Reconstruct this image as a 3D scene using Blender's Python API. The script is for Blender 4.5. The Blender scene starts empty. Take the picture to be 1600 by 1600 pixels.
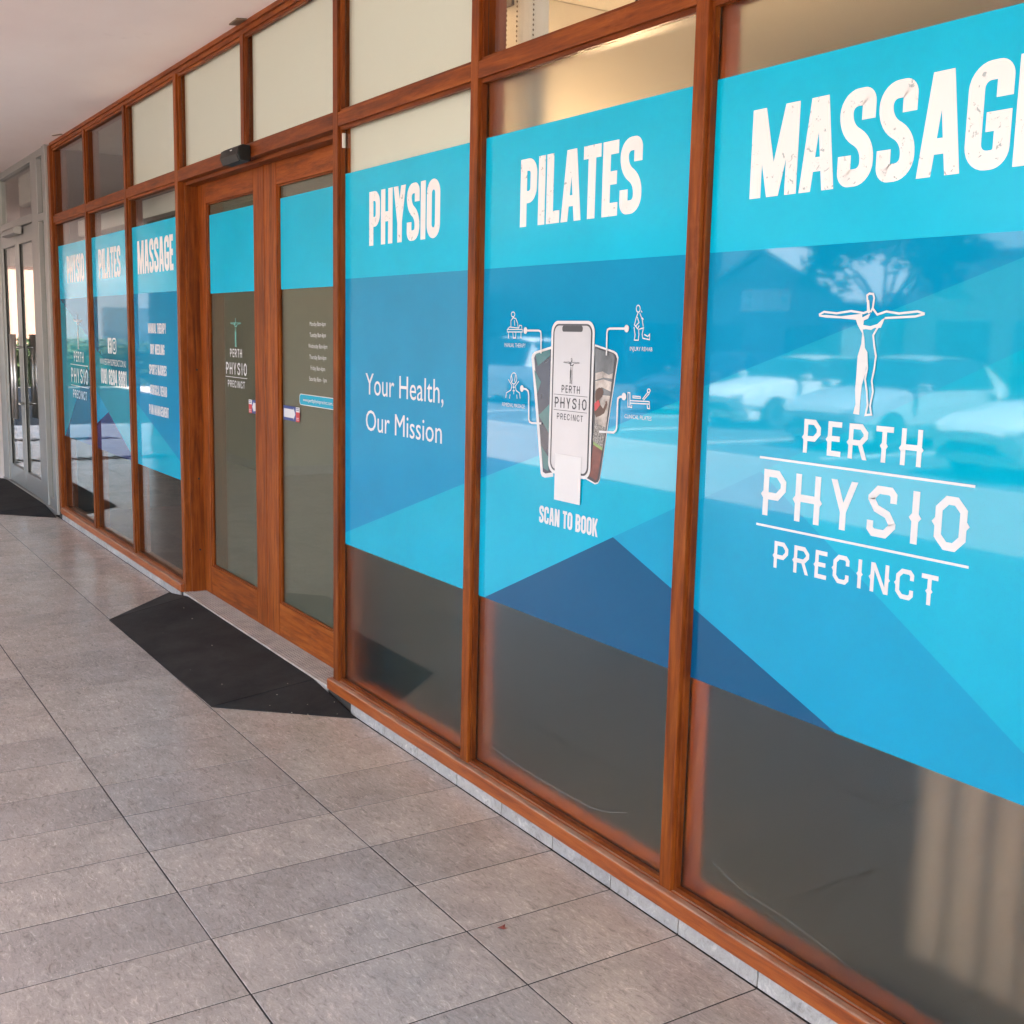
import bpy, bmesh, math, random
from mathutils import Vector, Matrix
from mathutils.geometry import tessellate_polygon

random.seed(7)
S = bpy.context.scene
COL = S.collection
R = math.radians

# ------------------------------------------------------------------ camera
cam_data = bpy.data.cameras.new('camera')
cam_data.sensor_width = 36.0
cam_data.lens = 36.0 * 1819.2 / 1600.0
cam_data.clip_start = 0.05
cam_data.clip_end = 2000.0
cam = bpy.data.objects.new('camera', cam_data)
COL.objects.link(cam)
YAW, PITCH, ROLL = R(57.537), R(8.581), R(1.249)
fwd = Vector((-math.sin(YAW) * math.cos(PITCH), math.cos(YAW) * math.cos(PITCH), -math.sin(PITCH)))
rgt0 = Vector((math.cos(YAW), math.sin(YAW), 0))
up0 = rgt0.cross(fwd)
rgt = rgt0 * math.cos(ROLL) + up0 * math.sin(ROLL)
upv = up0 * math.cos(ROLL) - rgt0 * math.sin(ROLL)
m = Matrix((rgt, upv, -fwd)).transposed().to_4x4()
m.translation = Vector((4.0148, -1.9647, 1.5791))
cam.matrix_world = m
S.camera = cam

# ------------------------------------------------------------------ light
SUN_EL, SUN_AZ = 62.0, -22.0          # azimuth of the sun measured from +x towards +y
world = bpy.data.worlds.new('World')
S.world = world
world.use_nodes = True
wn = world.node_tree
sky = wn.nodes.new('ShaderNodeTexSky')
sky.sky_type = 'NISHITA'
sky.sun_disc = False
sky.sun_elevation = R(SUN_EL)
sky.sun_rotation = R(90 - SUN_AZ)
sky.air_density = 1.0
sky.dust_density = 1.6
sky.ozone_density = 1.0
bg = wn.nodes['Background']
bg.inputs['Strength'].default_value = 0.09
wn.links.new(sky.outputs['Color'], bg.inputs['Color'])
sun_data = bpy.data.lights.new('sun', 'SUN')
sun_data.energy = 5.0
sun_data.angle = R(0.53)
sun_data.color = (1.0, 0.94, 0.86)
sun = bpy.data.objects.new('sun', sun_data)
COL.objects.link(sun)
to_sun = Vector((math.cos(R(SUN_AZ)) * math.cos(R(SUN_EL)), math.sin(R(SUN_AZ)) * math.cos(R(SUN_EL)), math.sin(R(SUN_EL))))
sun.rotation_euler = to_sun.to_track_quat('Z', 'Y').to_euler()
sun.location = to_sun * 60

S.view_settings.view_transform = 'Standard'
S.view_settings.look = 'None'
S.view_settings.gamma = 1.0
S.view_settings.exposure = 3.88
S.view_settings.use_curve_mapping = False
S.cycles.use_denoising = True
S.cycles.max_bounces = 10
S.cycles.diffuse_bounces = 5
S.cycles.glossy_bounces = 5
S.cycles.transmission_bounces = 8
S.cycles.transparent_max_bounces = 16
S.cycles.sample_clamp_indirect = 6.0
S.cycles.caustics_reflective = False

# ------------------------------------------------------------------ materials
def lin(c):
    return tuple((v / 255 / 12.92) if v / 255 <= 0.04045 else ((v / 255 + 0.055) / 1.055) ** 2.4 for v in c)

class NT:
    """small helper round a material's node tree"""
    def __init__(self, name):
        self.m = bpy.data.materials.new(name)
        self.m.use_nodes = True
        self.t = self.m.node_tree
        self.b = self.t.nodes['Principled BSDF']
        self.out = self.t.nodes['Material Output']
    def n(self, kind, **kw):
        nd = self.t.nodes.new('ShaderNode' + kind)
        for k, v in kw.items():
            if k in nd.inputs.keys() if isinstance(k, str) else False:
                nd.inputs[k].default_value = v
            else:
                setattr(nd, k, v)
        return nd
    def l(self, a, b):
        self.t.links.new(a, b)
    def math(self, op, a, b=None, clamp=False):
        nd = self.t.nodes.new('ShaderNodeMath'); nd.operation = op; nd.use_clamp = clamp
        for i, v in enumerate((a, b)):
            if v is None: continue
            if isinstance(v, (int, float)): nd.inputs[i].default_value = v
            else: self.l(v, nd.inputs[i])
        return nd.outputs[0]
    def mix(self, fac, a, b, blend='MIX'):
        nd = self.t.nodes.new('ShaderNodeMix'); nd.data_type = 'RGBA'; nd.blend_type = blend
        for sock, v in ((nd.inputs[0], fac), (nd.inputs[6], a), (nd.inputs[7], b)):
            if isinstance(v, (int, float)): sock.default_value = v
            elif isinstance(v, tuple): sock.default_value = (*v[:3], 1)
            else: self.l(v, sock)
        return nd.outputs[2]
    def noise(self, vec, scale, detail=4, rough=0.55, dist=0.0):
        nd = self.t.nodes.new('ShaderNodeTexNoise')
        nd.inputs['Scale'].default_value = scale; nd.inputs['Detail'].default_value = detail
        nd.inputs['Roughness'].default_value = rough; nd.inputs['Distortion'].default_value = dist
        if vec is not None: self.l(vec, nd.inputs['Vector'])
        return nd.outputs[0]
    def ramp(self, fac, stops):
        nd = self.t.nodes.new('ShaderNodeValToRGB')
        el = nd.color_ramp.elements
        el[0].position, el[1].position = stops[0][0], stops[-1][0]
        el[0].color = (*stops[0][1], 1); el[1].color = (*stops[-1][1], 1)
        for p, c in stops[1:-1]:
            e = el.new(p); e.color = (*c, 1)
        self.l(fac, nd.inputs[0])
        return nd.outputs[0]
    def pos(self, scale=(1, 1, 1), per_object=False, local=False):
        mp = self.t.nodes.new('ShaderNodeMapping')
        mp.inputs['Scale'].default_value = scale
        if local:
            src = self.t.nodes.new('ShaderNodeTexCoord').outputs['Object']
        else:
            src = self.t.nodes.new('ShaderNodeNewGeometry').outputs['Position']
        if per_object:
            oi = self.t.nodes.new('ShaderNodeObjectInfo')
            cmb = self.t.nodes.new('ShaderNodeCombineXYZ')
            for i, k in enumerate((37.0, 53.0, 71.0)):
                self.l(self.math('MULTIPLY', oi.outputs['Random'], k), cmb.inputs[i])
            self.l(cmb.outputs[0], mp.inputs['Location'])
        self.l(src, mp.inputs['Vector'])
        return mp.outputs[0]
    def rnd(self):
        return self.t.nodes.new('ShaderNodeObjectInfo').outputs['Random']
    def bump(self, h, strength=0.3, dist=0.002):
        nd = self.t.nodes.new('ShaderNodeBump')
        nd.inputs['Strength'].default_value = strength; nd.inputs['Distance'].default_value = dist
        self.l(h, nd.inputs['Height']); self.l(nd.outputs[0], self.b.inputs['Normal'])
    def col(self, c):
        if isinstance(c, tuple): self.b.inputs['Base Color'].default_value = (*c[:3], 1)
        else: self.l(c, self.b.inputs['Base Color'])
    def set(self, **kw):
        for k, v in kw.items():
            k = k.replace('_', ' ')
            s = self.b.inputs[k]
            if isinstance(v, (int, float)): s.default_value = v
            elif isinstance(v, tuple): s.default_value = (*v[:3], 1)
            else: self.l(v, s)

M = {}
def plain(name, c, rough=0.5, metal=0.0, var=0.06, scale=6.0, spec=0.5, coat=0.0):
    t = NT(name)
    n = t.noise(t.pos(), scale, 5)
    lo = tuple(max(0, v * (1 - var * 2)) for v in c); hi = tuple(min(1, v * (1 + var * 2)) for v in c)
    t.col(t.ramp(n, [(0.3, lo), (0.7, hi)]))
    t.set(Roughness=rough, Metallic=metal)
    t.b.inputs['Specular IOR Level'].default_value = spec
    t.b.inputs['Coat Weight'].default_value = coat
    M[name] = t.m
    return t

def wood(name, scale, tint=1.0):
    t = NT(name)
    v = t.pos(scale, per_object=True)
    g = t.noise(v, 9.0, 8, 0.62, 0.35)
    f = t.noise(v, 60.0, 4, 0.6, 0.0)
    c = t.ramp(g, [(0.25, (0.080 * tint, 0.016 * tint, 0.003 * tint)), (0.5, (0.235 * tint, 0.054 * tint, 0.0066 * tint)), (0.75, (0.36 * tint, 0.105 * tint, 0.014 * tint))])
    c = t.mix(t.math('MULTIPLY', f, 0.35), c, (0.10, 0.022, 0.006))
    # scuffed, sun-bleached patches of the varnish
    w = t.noise(t.pos((1, 1, 1), per_object=True), 5.0, 6, 0.7)
    wf = t.math('MULTIPLY', t.math('SUBTRACT', w, 0.56, True), 2.2, True)
    c = t.mix(wf, c, (0.38, 0.125, 0.035))
    dkn = t.noise(t.pos(tuple(s * 0.6 for s in scale), per_object=True), 4.0, 6, 0.7, 0.8)
    c = t.mix(t.math('MULTIPLY', t.math('SUBTRACT', dkn, 0.53, True), 4.5, True), c, (0.055, 0.013, 0.004))
    c = t.mix(1.0, c, t.ramp(t.rnd(), [(0.0, (0.76, 0.70, 0.66)), (1.0, (1.06, 1.04, 1.0))]), 'MULTIPLY')
    t.col(c)
    t.set(Roughness=t.math('ADD', t.math('MULTIPLY', f, 0.25), 0.34))
    t.b.inputs['Specular IOR Level'].default_value = 0.18
    t.bump(f, 0.25, 0.0015)
    M[name] = t.m
wood('timber_upright', (6, 6, 0.5))
wood('timber_level', (0.5, 6, 6))
wood('timber_inner', (3, 3, 0.4), 2.3)  # tint raised so the lining strips carry the orange glow
wood('timber_door', (5, 5, 0.4), 1.3)
wood('timber_door_rail', (0.4, 5, 5), 1.3)

# sill: timber with grit lying on its upper face
t = NT('timber_sill')
v = t.pos((0.5, 6, 6), per_object=True)
g = t.noise(v, 9.0, 8, 0.62, 0.35)
c = t.ramp(g, [(0.28, (0.16, 0.030, 0.005)), (0.5, (0.30, 0.066, 0.010)), (0.72, (0.40, 0.108, 0.018))])
geo = t.t.nodes.new('ShaderNodeNewGeometry')
sx = t.t.nodes.new('ShaderNodeSeparateXYZ'); t.l(geo.outputs['True Normal'], sx.inputs[0])
grit = t.noise(t.pos(), 260.0, 3, 0.7)
patch = t.noise(t.pos(), 9.0, 5, 0.6)
gf = t.math('MULTIPLY', t.math('MULTIPLY', t.math('GREATER_THAN', sx.outputs[2], 0.7), t.math('ADD', t.math('MULTIPLY', patch, 2.2), -0.35, True)), t.math('ADD', t.math('MULTIPLY', grit, 0.9), 0.2, True))
wth = t.noise(t.pos((1.2, 7, 7)), 5.0, 6, 0.7, 0.6)
up = t.math('GREATER_THAN', sx.outputs[2], 0.7)
c = t.mix(t.math('MULTIPLY', up, t.math('MULTIPLY', t.math('SUBTRACT', wth, 0.47, True), 6.0, True)), c, (0.055, 0.016, 0.006))
t.col(t.mix(gf, c, (0.40, 0.28, 0.20)))
t.set(Roughness=t.math('ADD', t.math('MULTIPLY', gf, 0.4), 0.4, True))
t.bump(grit, 0.35, 0.002)
M['timber_sill'] = t.m

# floor tiles: greige porcelain, cloudy with fine slate-like scratches, each tile a little different
def tile_mat(name, base, rough):
    t = NT(name)
    v = t.pos((1, 1, 1), per_object=True)
    cloud = t.noise(v, 5.0, 7, 0.6, 0.4)
    streak = t.noise(t.pos((9, 26, 9), per_object=True), 2.6, 7, 0.68, 1.3)
    fine = t.noise(v, 190.0, 3, 0.6)
    c = t.ramp(cloud, [(0.3, tuple(b * 0.84 for b in base)), (0.7, tuple(min(1, b * 1.13) for b in base))])
    c = t.mix(1.0, c, t.ramp(streak, [(0.28, (0.55, 0.54, 0.53)), (0.46, (0.94, 0.94, 0.94)), (0.56, (1.0, 1.0, 1.0)), (0.72, (1.5, 1.49, 1.48))]), 'MULTIPLY')
    c = t.mix(1.0, c, t.ramp(fine, [(0.3, (0.91, 0.91, 0.91)), (0.7, (1.08, 1.08, 1.08))]), 'MULTIPLY')
    # short slate-like scratches
    sc = t.noise(t.pos((14, 70, 14), per_object=True), 1.6, 3, 0.5, 2.2)
    gate = t.math('GREATER_THAN', t.noise(v, 4.0, 3), 0.55)
    c = t.mix(t.math('MULTIPLY', t.math('MULTIPLY', t.math('GREATER_THAN', sc, 0.655), gate), 0.6), c, tuple(b * 0.5 for b in base))
    c = t.mix(t.math('MULTIPLY', t.math('MULTIPLY', t.math('LESS_THAN', sc, 0.34), gate), 0.5), c, tuple(min(1, b * 1.8) for b in base))
    # foot traffic dirt over many tiles
    dirt = t.noise(t.pos((0.7, 1.6, 1)), 1.4, 5, 0.6)
    c = t.mix(t.math('MULTIPLY', t.math('SUBTRACT', dirt, 0.5, True), 0.9, True), c, tuple(b * 0.7 for b in base))
    r = t.rnd()
    c = t.mix(1.0, c, t.ramp(r, [(0.0, (0.90, 0.90, 0.90)), (0.5, (1.0, 0.985, 0.96)), (1.0, (1.07, 1.06, 1.03))]), 'MULTIPLY')
    t.col(c)
    t.set(Roughness=t.math('ADD', t.math('MULTIPLY', fine, 0.10), rough))
    t.b.inputs['Specular IOR Level'].default_value = 0.5
    h = t.math('ADD', t.math('MULTIPLY', streak, 0.7), t.math('MULTIPLY', fine, 0.3))
    t.bump(h, 0.28, 0.0022)
    M[name] = t.m
tile_mat('floor_tile', (0.445, 0.385, 0.345), 0.20)
tile_mat('skirting_tile', (0.38, 0.36, 0.34), 0.42)
plain('grout', (0.030, 0.024, 0.019), 0.9, scale=30)
plain('plaster', (0.74, 0.655, 0.625), 0.8, var=0.02, scale=2.0)
t = NT('soffit_paint')
n1 = t.noise(t.pos((0.6, 1.0, 1)), 1.6, 5, 0.55)
c = t.ramp(n1, [(0.3, (0.87, 0.765, 0.735)), (0.7, (0.93, 0.84, 0.81))])
n2 = t.noise(t.pos(), 4.0, 7, 0.7)
c = t.mix(t.math('MULTIPLY', t.math('SUBTRACT', n2, 0.62, True), 2.0, True), c, (0.62, 0.53, 0.49))
t.col(c); t.set(Roughness=0.75); t.bump(t.noise(t.pos(), 70.0, 4), 0.08, 0.002)
M['soffit_paint'] = t.m

# rubber ramp: black with a grain and dusty scuffs
t = NT('rubber')
gr = t.noise(t.pos(), 420.0, 3, 0.6)
du = t.noise(t.pos(), 3.5, 7, 0.68)
c = t.ramp(du, [(0.35, (0.017, 0.0155, 0.015)), (0.75, (0.042, 0.039, 0.037))])
c = t.mix(t.math('MULTIPLY', t.math('GREATER_THAN', gr, 0.66), 0.35), c, (0.05, 0.046, 0.043))
t.col(c); t.set(Roughness=0.85); t.bump(gr, 0.5, 0.002)
t.b.inputs['Specular IOR Level'].default_value = 0.2
M['rubber'] = t.m

def metal(name, c, rough, brushed=(1, 1, 60)):
    t = NT(name)
    n = t.noise(t.pos(brushed), 12.0, 4, 0.6)
    t.col(t.ramp(n, [(0.3, tuple(v * 0.86 for v in c)), (0.7, c)]))
    t.set(Metallic=0.85, Roughness=t.math('ADD', t.math('MULTIPLY', n, 0.2), rough))
    M[name] = t.m
metal('aluminium', (0.40, 0.385, 0.365), 0.40)
plain('threshold_metal', (0.50, 0.45, 0.40), 0.5, 0.2, var=0.1, scale=14)
plain('groove_shade', (0.10, 0.085, 0.07), 0.8)  # shade between the ribs put into a dark colour
metal('steel', (0.66, 0.63, 0.60), 0.28)
plain('black_plastic', (0.011, 0.010, 0.009), 0.45, var=0.02, spec=0.25)
plain('dark_gasket', (0.010, 0.009, 0.008), 0.6, var=0.02)
plain('white_plastic', (0.72, 0.70, 0.67), 0.4, var=0.02)
plain('cream_board', (0.90, 0.875, 0.78), 0.6, var=0.015, scale=1.2)
plain('brown_metal', (0.13, 0.085, 0.05), 0.45)
t = plain('blind_fabric', (0.76, 0.58, 0.42), 0.8, var=0.05, scale=40)
tl = t.t.nodes.new('ShaderNodeBsdfTranslucent'); tl.inputs[0].default_value = (0.76, 0.58, 0.42, 1)
mx = t.t.nodes.new('ShaderNodeMixShader'); mx.inputs[0].default_value = 0.4
t.l(t.b.outputs[0], mx.inputs[1]); t.l(tl.outputs[0], mx.inputs[2]); t.l(mx.outputs[0], t.out.inputs['Surface'])
plain('blind_white', (0.78, 0.74, 0.70), 0.7, var=0.03)
plain('reception_paint', (0.46, 0.45, 0.36), 0.8, var=0.04)
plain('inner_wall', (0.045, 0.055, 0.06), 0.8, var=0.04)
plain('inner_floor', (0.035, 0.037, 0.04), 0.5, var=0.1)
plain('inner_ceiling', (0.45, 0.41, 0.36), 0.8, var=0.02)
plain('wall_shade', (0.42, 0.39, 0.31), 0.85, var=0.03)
plain('dead_leaf', (0.20, 0.045, 0.03), 0.7, var=0.2, scale=90)
plain('debris', (0.55, 0.47, 0.38), 0.8, var=0.2, scale=90)

# window glass: mirror-like at a slant, clear head-on; both faces reflect
def glass(name, tint):
    t = NT(name)
    geo = t.t.nodes.new('ShaderNodeNewGeometry')
    dt = t.t.nodes.new('ShaderNodeVectorMath'); dt.operation = 'DOT_PRODUCT'
    t.l(geo.outputs['Normal'], dt.inputs[0]); t.l(geo.outputs['Incoming'], dt.inputs[1])
    cosv = t.math('ABSOLUTE', dt.outputs['Value'])
    f = t.math('ADD', t.math('MULTIPLY', t.math('POWER', t.math('SUBTRACT', 1.0, cosv, True), 5.0), 0.96), 0.04)
    tr = t.t.nodes.new('ShaderNodeBsdfTransparent'); tr.inputs[0].default_value = (*tint, 1)
    gl = t.t.nodes.new('ShaderNodeBsdfGlossy'); gl.inputs['Roughness'].default_value = 0.0
    mx = t.t.nodes.new('ShaderNodeMixShader')
    t.l(f, mx.inputs[0]); t.l(tr.outputs[0], mx.inputs[1]); t.l(gl.outputs[0], mx.inputs[2])
    t.l(mx.outputs[0], t.out.inputs['Surface'])
    M[name] = t.m
glass('clear_glass', (0.93, 0.95, 0.93))
glass('door_glass', (0.84, 0.85, 0.81))

# frosted film stuck to the back of the glass: scatters what is seen through it
t = NT('frosted_film')
rf = t.t.nodes.new('ShaderNodeBsdfRefraction')
rf.inputs['Color'].default_value = (0.88, 0.88, 0.87, 1)
rf.inputs['IOR'].default_value = 1.22
rf.inputs['Roughness'].default_value = 0.36
df = t.t.nodes.new('ShaderNodeBsdfDiffuse'); df.inputs[0].default_value = (0.16, 0.34, 0.42, 1)
mx = t.t.nodes.new('ShaderNodeMixShader'); mx.inputs[0].default_value = 0.036
t.l(rf.outputs[0], mx.inputs[1]); t.l(df.outputs[0], mx.inputs[2])
t.l(mx.outputs[0], t.out.inputs['Surface'])
M['frosted_film'] = t.m

# grey-green tint film added inside the door glass, brightness put into its diffuse colour
t = NT('tint_film')
tr = t.t.nodes.new('ShaderNodeBsdfTransparent'); tr.inputs[0].default_value = (0.62, 0.66, 0.58, 1)
df = t.t.nodes.new('ShaderNodeBsdfDiffuse'); df.inputs[0].default_value = (0.48, 0.46, 0.41, 1)
mx = t.t.nodes.new('ShaderNodeMixShader'); mx.inputs[0].default_value = 0.42
t.l(tr.outputs[0], mx.inputs[1]); t.l(df.outputs[0], mx.inputs[2]); t.l(mx.outputs[0], t.out.inputs['Surface'])
M['tint_film'] = t.m

# printed vinyl: flat colour with the fine weave of the perforated film
def film(name, srgb, rough, weave=0.10):
    t = NT(name)
    c = lin(srgb)
    v = t.pos()
    n = t.noise(v, 3.0, 4, 0.5)
    base = t.ramp(n, [(0.3, tuple(x * 0.95 for x in c)), (0.7, tuple(min(1, x * 1.05) for x in c))])
    w = t.t.nodes.new('ShaderNodeTexVoronoi'); w.inputs['Scale'].default_value = 330.0
    w.inputs['Randomness'].default_value = 0.55
    t.l(v, w.inputs['Vector'])
    hole = t.math('LESS_THAN', w.outputs['Distance'], 0.30)
    t.col(t.mix(t.math('MULTIPLY', hole, weave), base, tuple(x * 0.35 for x in c)))
    t.set(Roughness=rough)
    t.b.inputs['Specular IOR Level'].default_value = 0.22 if rough > .1 else 0.38
    M[name] = t.m
film('film_cyan', (0, 178, 214), 0.17, 0.05)
film('film_blue', (0, 138, 184), 0.03, 0.3)
film('film_light', (20, 156, 192), 0.03, 0.3)
film('film_bright', (0, 164, 196), 0.03, 0.3)
film('film_mid', (0, 146, 186), 0.03, 0.3)
film('film_navy', (0, 78, 118), 0.04, 0.2)
film('film_far_blue', (14, 108, 138), 0.03, 0.2)
film('film_far_navy', (44, 58, 104), 0.03, 0.2)
film('film_far_light', (24, 140, 160), 0.03, 0.2)
plain('print_white', (0.64, 0.64, 0.65), 0.35, var=0.02)
plain('print_dark', (0.035, 0.037, 0.045), 0.35, var=0.02)
plain('print_screen', (0.52, 0.515, 0.54), 0.2, var=0.02)
plain('print_navy', (0.012, 0.022, 0.05), 0.2, var=0.1)
plain('print_teal', (0.02, 0.13, 0.14), 0.2, var=0.1)
plain('print_mint', (0.15, 0.52, 0.47), 0.35, var=0.05)
plain('print_sky', (0.12, 0.13, 0.14), 0.2, var=0.2, scale=14)
plain('print_cloud', (0.36, 0.32, 0.29), 0.2, var=0.25, scale=30)
plain('print_gravel', (0.20, 0.19, 0.18), 0.3, var=0.5, scale=220)
plain('print_skin', (0.085, 0.03, 0.014), 0.3, var=0.1)
plain('print_green', (0.22, 0.34, 0.10), 0.3, var=0.1)
plain('print_track', (0.14, 0.035, 0.025), 0.3, var=0.2, scale=40)
plain('print_red', (0.50, 0.03, 0.035), 0.3, var=0.04)
plain('print_signblue', (0.012, 0.045, 0.22), 0.3, var=0.04)
plain('print_link', (0.0, 0.34, 0.50), 0.25, var=0.02)

# headline letters: white with the specks of a worn stamp
t = NT('print_worn')
v = t.pos()
n = t.noise(v, 60.0, 6, 0.72, 0.6)
a = t.noise(v, 10.0, 3, 0.5)
sp = t.math('MULTIPLY', t.math('GREATER_THAN', n, 0.60), t.math('GREATER_THAN', a, 0.53))
t.col(t.mix(t.math('MULTIPLY', sp, 0.8), (0.80, 0.785, 0.785), (0.22, 0.30, 0.33)))
t.set(Roughness=0.3)
M['print_worn'] = t.m

# ------------------------------------------------------------------ geometry helpers
class MB:
    def __init__(self):
        self.v, self.f, self.mi = [], [], []
    def add(self, verts, faces, mi=0):
        o = len(self.v)
        self.v += [tuple(p) for p in verts]
        self.f += [tuple(i + o for i in f) for f in faces]
        self.mi += [mi] * len(faces)
        return self
    def box(self, x0, x1, y0, y1, z0, z1, mi=0):
        return self.add([(x0, y0, z0), (x1, y0, z0), (x1, y1, z0), (x0, y1, z0), (x0, y0, z1), (x1, y0, z1), (x1, y1, z1), (x0, y1, z1)],
                        [(0, 3, 2, 1), (4, 5, 6, 7), (0, 1, 5, 4), (1, 2, 6, 5), (2, 3, 7, 6), (3, 0, 4, 7)], mi)
    def prism_x(self, prof, x0, x1, mi=0):      # profile in (y, z)
        n = len(prof)
        vs = [(x0, y, z) for y, z in prof] + [(x1, y, z) for y, z in prof]
        fs = [tuple(range(n))[::-1], tuple(range(n, 2 * n))] + [(i, (i + 1) % n, n + (i + 1) % n, n + i) for i in range(n)]
        return self.add(vs, fs, mi)
    def prism_z(self, prof, z0, z1, mi=0):      # profile in (x, y)
        n = len(prof)
        vs = [(x, y, z0) for x, y in prof] + [(x, y, z1) for x, y in prof]
        fs = [tuple(range(n))[::-1], tuple(range(n, 2 * n))] + [(i, (i + 1) % n, n + (i + 1) % n, n + i) for i in range(n)]
        return self.add(vs, fs, mi)
    def tube(self, pts, r, n=8, mi=0):
        pts = [Vector(p) for p in pts]
        vs, fs = [], []
        rr = r if isinstance(r, (list, tuple)) else [r] * len(pts)
        for i, p in enumerate(pts):
            d = (pts[min(i + 1, len(pts) - 1)] - pts[max(i - 1, 0)]).normalized()
            a = d.cross(Vector((0, 0, 1)) if abs(d.z) < 0.9 else Vector((1, 0, 0))).normalized()
            b = d.cross(a)
            for k in range(n):
                th = 2 * math.pi * k / n
                vs.append(p + (a * math.cos(th) + b * math.sin(th)) * rr[i])
        for i in range(len(pts) - 1):
            for k in range(n):
                fs.append((i * n + k, i * n + (k + 1) % n, (i + 1) * n + (k + 1) % n, (i + 1) * n + k))
        fs += [tuple(range(n))[::-1], tuple(range((len(pts) - 1) * n, len(pts) * n))]
        return self.add(vs, fs, mi)
    def flat(self, pts, y, mi=0):               # a polygon lying on a vertical plane, facing -y
        a = sum(pts[i][0] * pts[(i + 1) % len(pts)][1] - pts[(i + 1) % len(pts)][0] * pts[i][1] for i in range(len(pts)))
        if a < 0: pts = pts[::-1]
        tri = tessellate_polygon([[Vector((x, z, 0)) for x, z in pts]])
        fs = []
        for q in tri:
            a, b, c = (pts[i] for i in q)
            s = (b[0] - a[0]) * (c[1] - a[1]) - (b[1] - a[1]) * (c[0] - a[0])
            fs.append(q if s > 0 else q[::-1])
        return self.add([(x, y, z) for x, z in pts], fs, mi)
    def ribbon(self, pts, w, y, mi=0, square=False, closed=False):
        P = [Vector(p) for p in pts]
        if closed and (P[0] - P[-1]).length < 1e-6: P = P[:-1]
        n = len(P)
        L, Rr = [], []
        for i in range(n):
            if closed: a, b = P[i - 1], P[(i + 1) % n]
            else: a, b = P[max(i - 1, 0)], P[min(i + 1, n - 1)]
            d0 = (P[i] - a).normalized() if (P[i] - a).length > 1e-9 else (b - P[i]).normalized()
            d1 = (b - P[i]).normalized() if (b - P[i]).length > 1e-9 else d0
            n0, n1 = Vector((-d0.y, d0.x)), Vector((-d1.y, d1.x))
            nn = n0 + n1
            nn = n0 if nn.length < 1e-6 else nn.normalized()
            k = 1.0 / max(0.45, nn.dot(n1))
            q = P[i].copy()
            if square and not closed:
                if i == 0: q -= d1 * w / 2
                if i == n - 1: q += d0 * w / 2
            L.append(q + nn * w / 2 * k); Rr.append(q - nn * w / 2 * k)
        vs = [(p.x, y, p.y) for p in L] + [(p.x, y, p.y) for p in Rr]
        fs = [(n + i, n + i + 1, i + 1, i) for i in range(n - 1)]
        if closed: fs.append((2 * n - 1, n, 0, n - 1))
        return self.add(vs, fs, mi)
    def mesh(self, name, mats, smooth=False):
        me = bpy.data.meshes.new(name)
        me.from_pydata(self.v, [], self.f)
        for mm in (mats if isinstance(mats, (list, tuple)) else [mats]):
            me.materials.append(M[mm])
        for p, i in zip(me.polygons, self.mi):
            p.material_index = i
            p.use_smooth = smooth
        me.update()
        return me
    def build(self, name, mats, parent=None, smooth=False, bevel=0.0, seg=2, label=None):
        o = bpy.data.objects.new(name, self.mesh(name, mats, smooth))
        COL.objects.link(o)
        if parent is not None: o.parent = parent
        if bevel:
            b = o.modifiers.new('bevel', 'BEVEL'); b.width = bevel; b.segments = seg; b.limit_method = 'ANGLE'; b.angle_limit = R(40)
        if label: o['label'] = label
        return o

def empty(name, loc=(0, 0, 0)):
    o = bpy.data.objects.new(name, None)
    COL.objects.link(o); o.location = loc; o.empty_display_size = 0.2
    return o
def tag(o, label, cat, group=None):
    o['label'] = label; o['category'] = cat
    if group: o['group'] = group
    return o
def struct(o, kind='structure'):
    o['kind'] = kind
    return o

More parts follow.
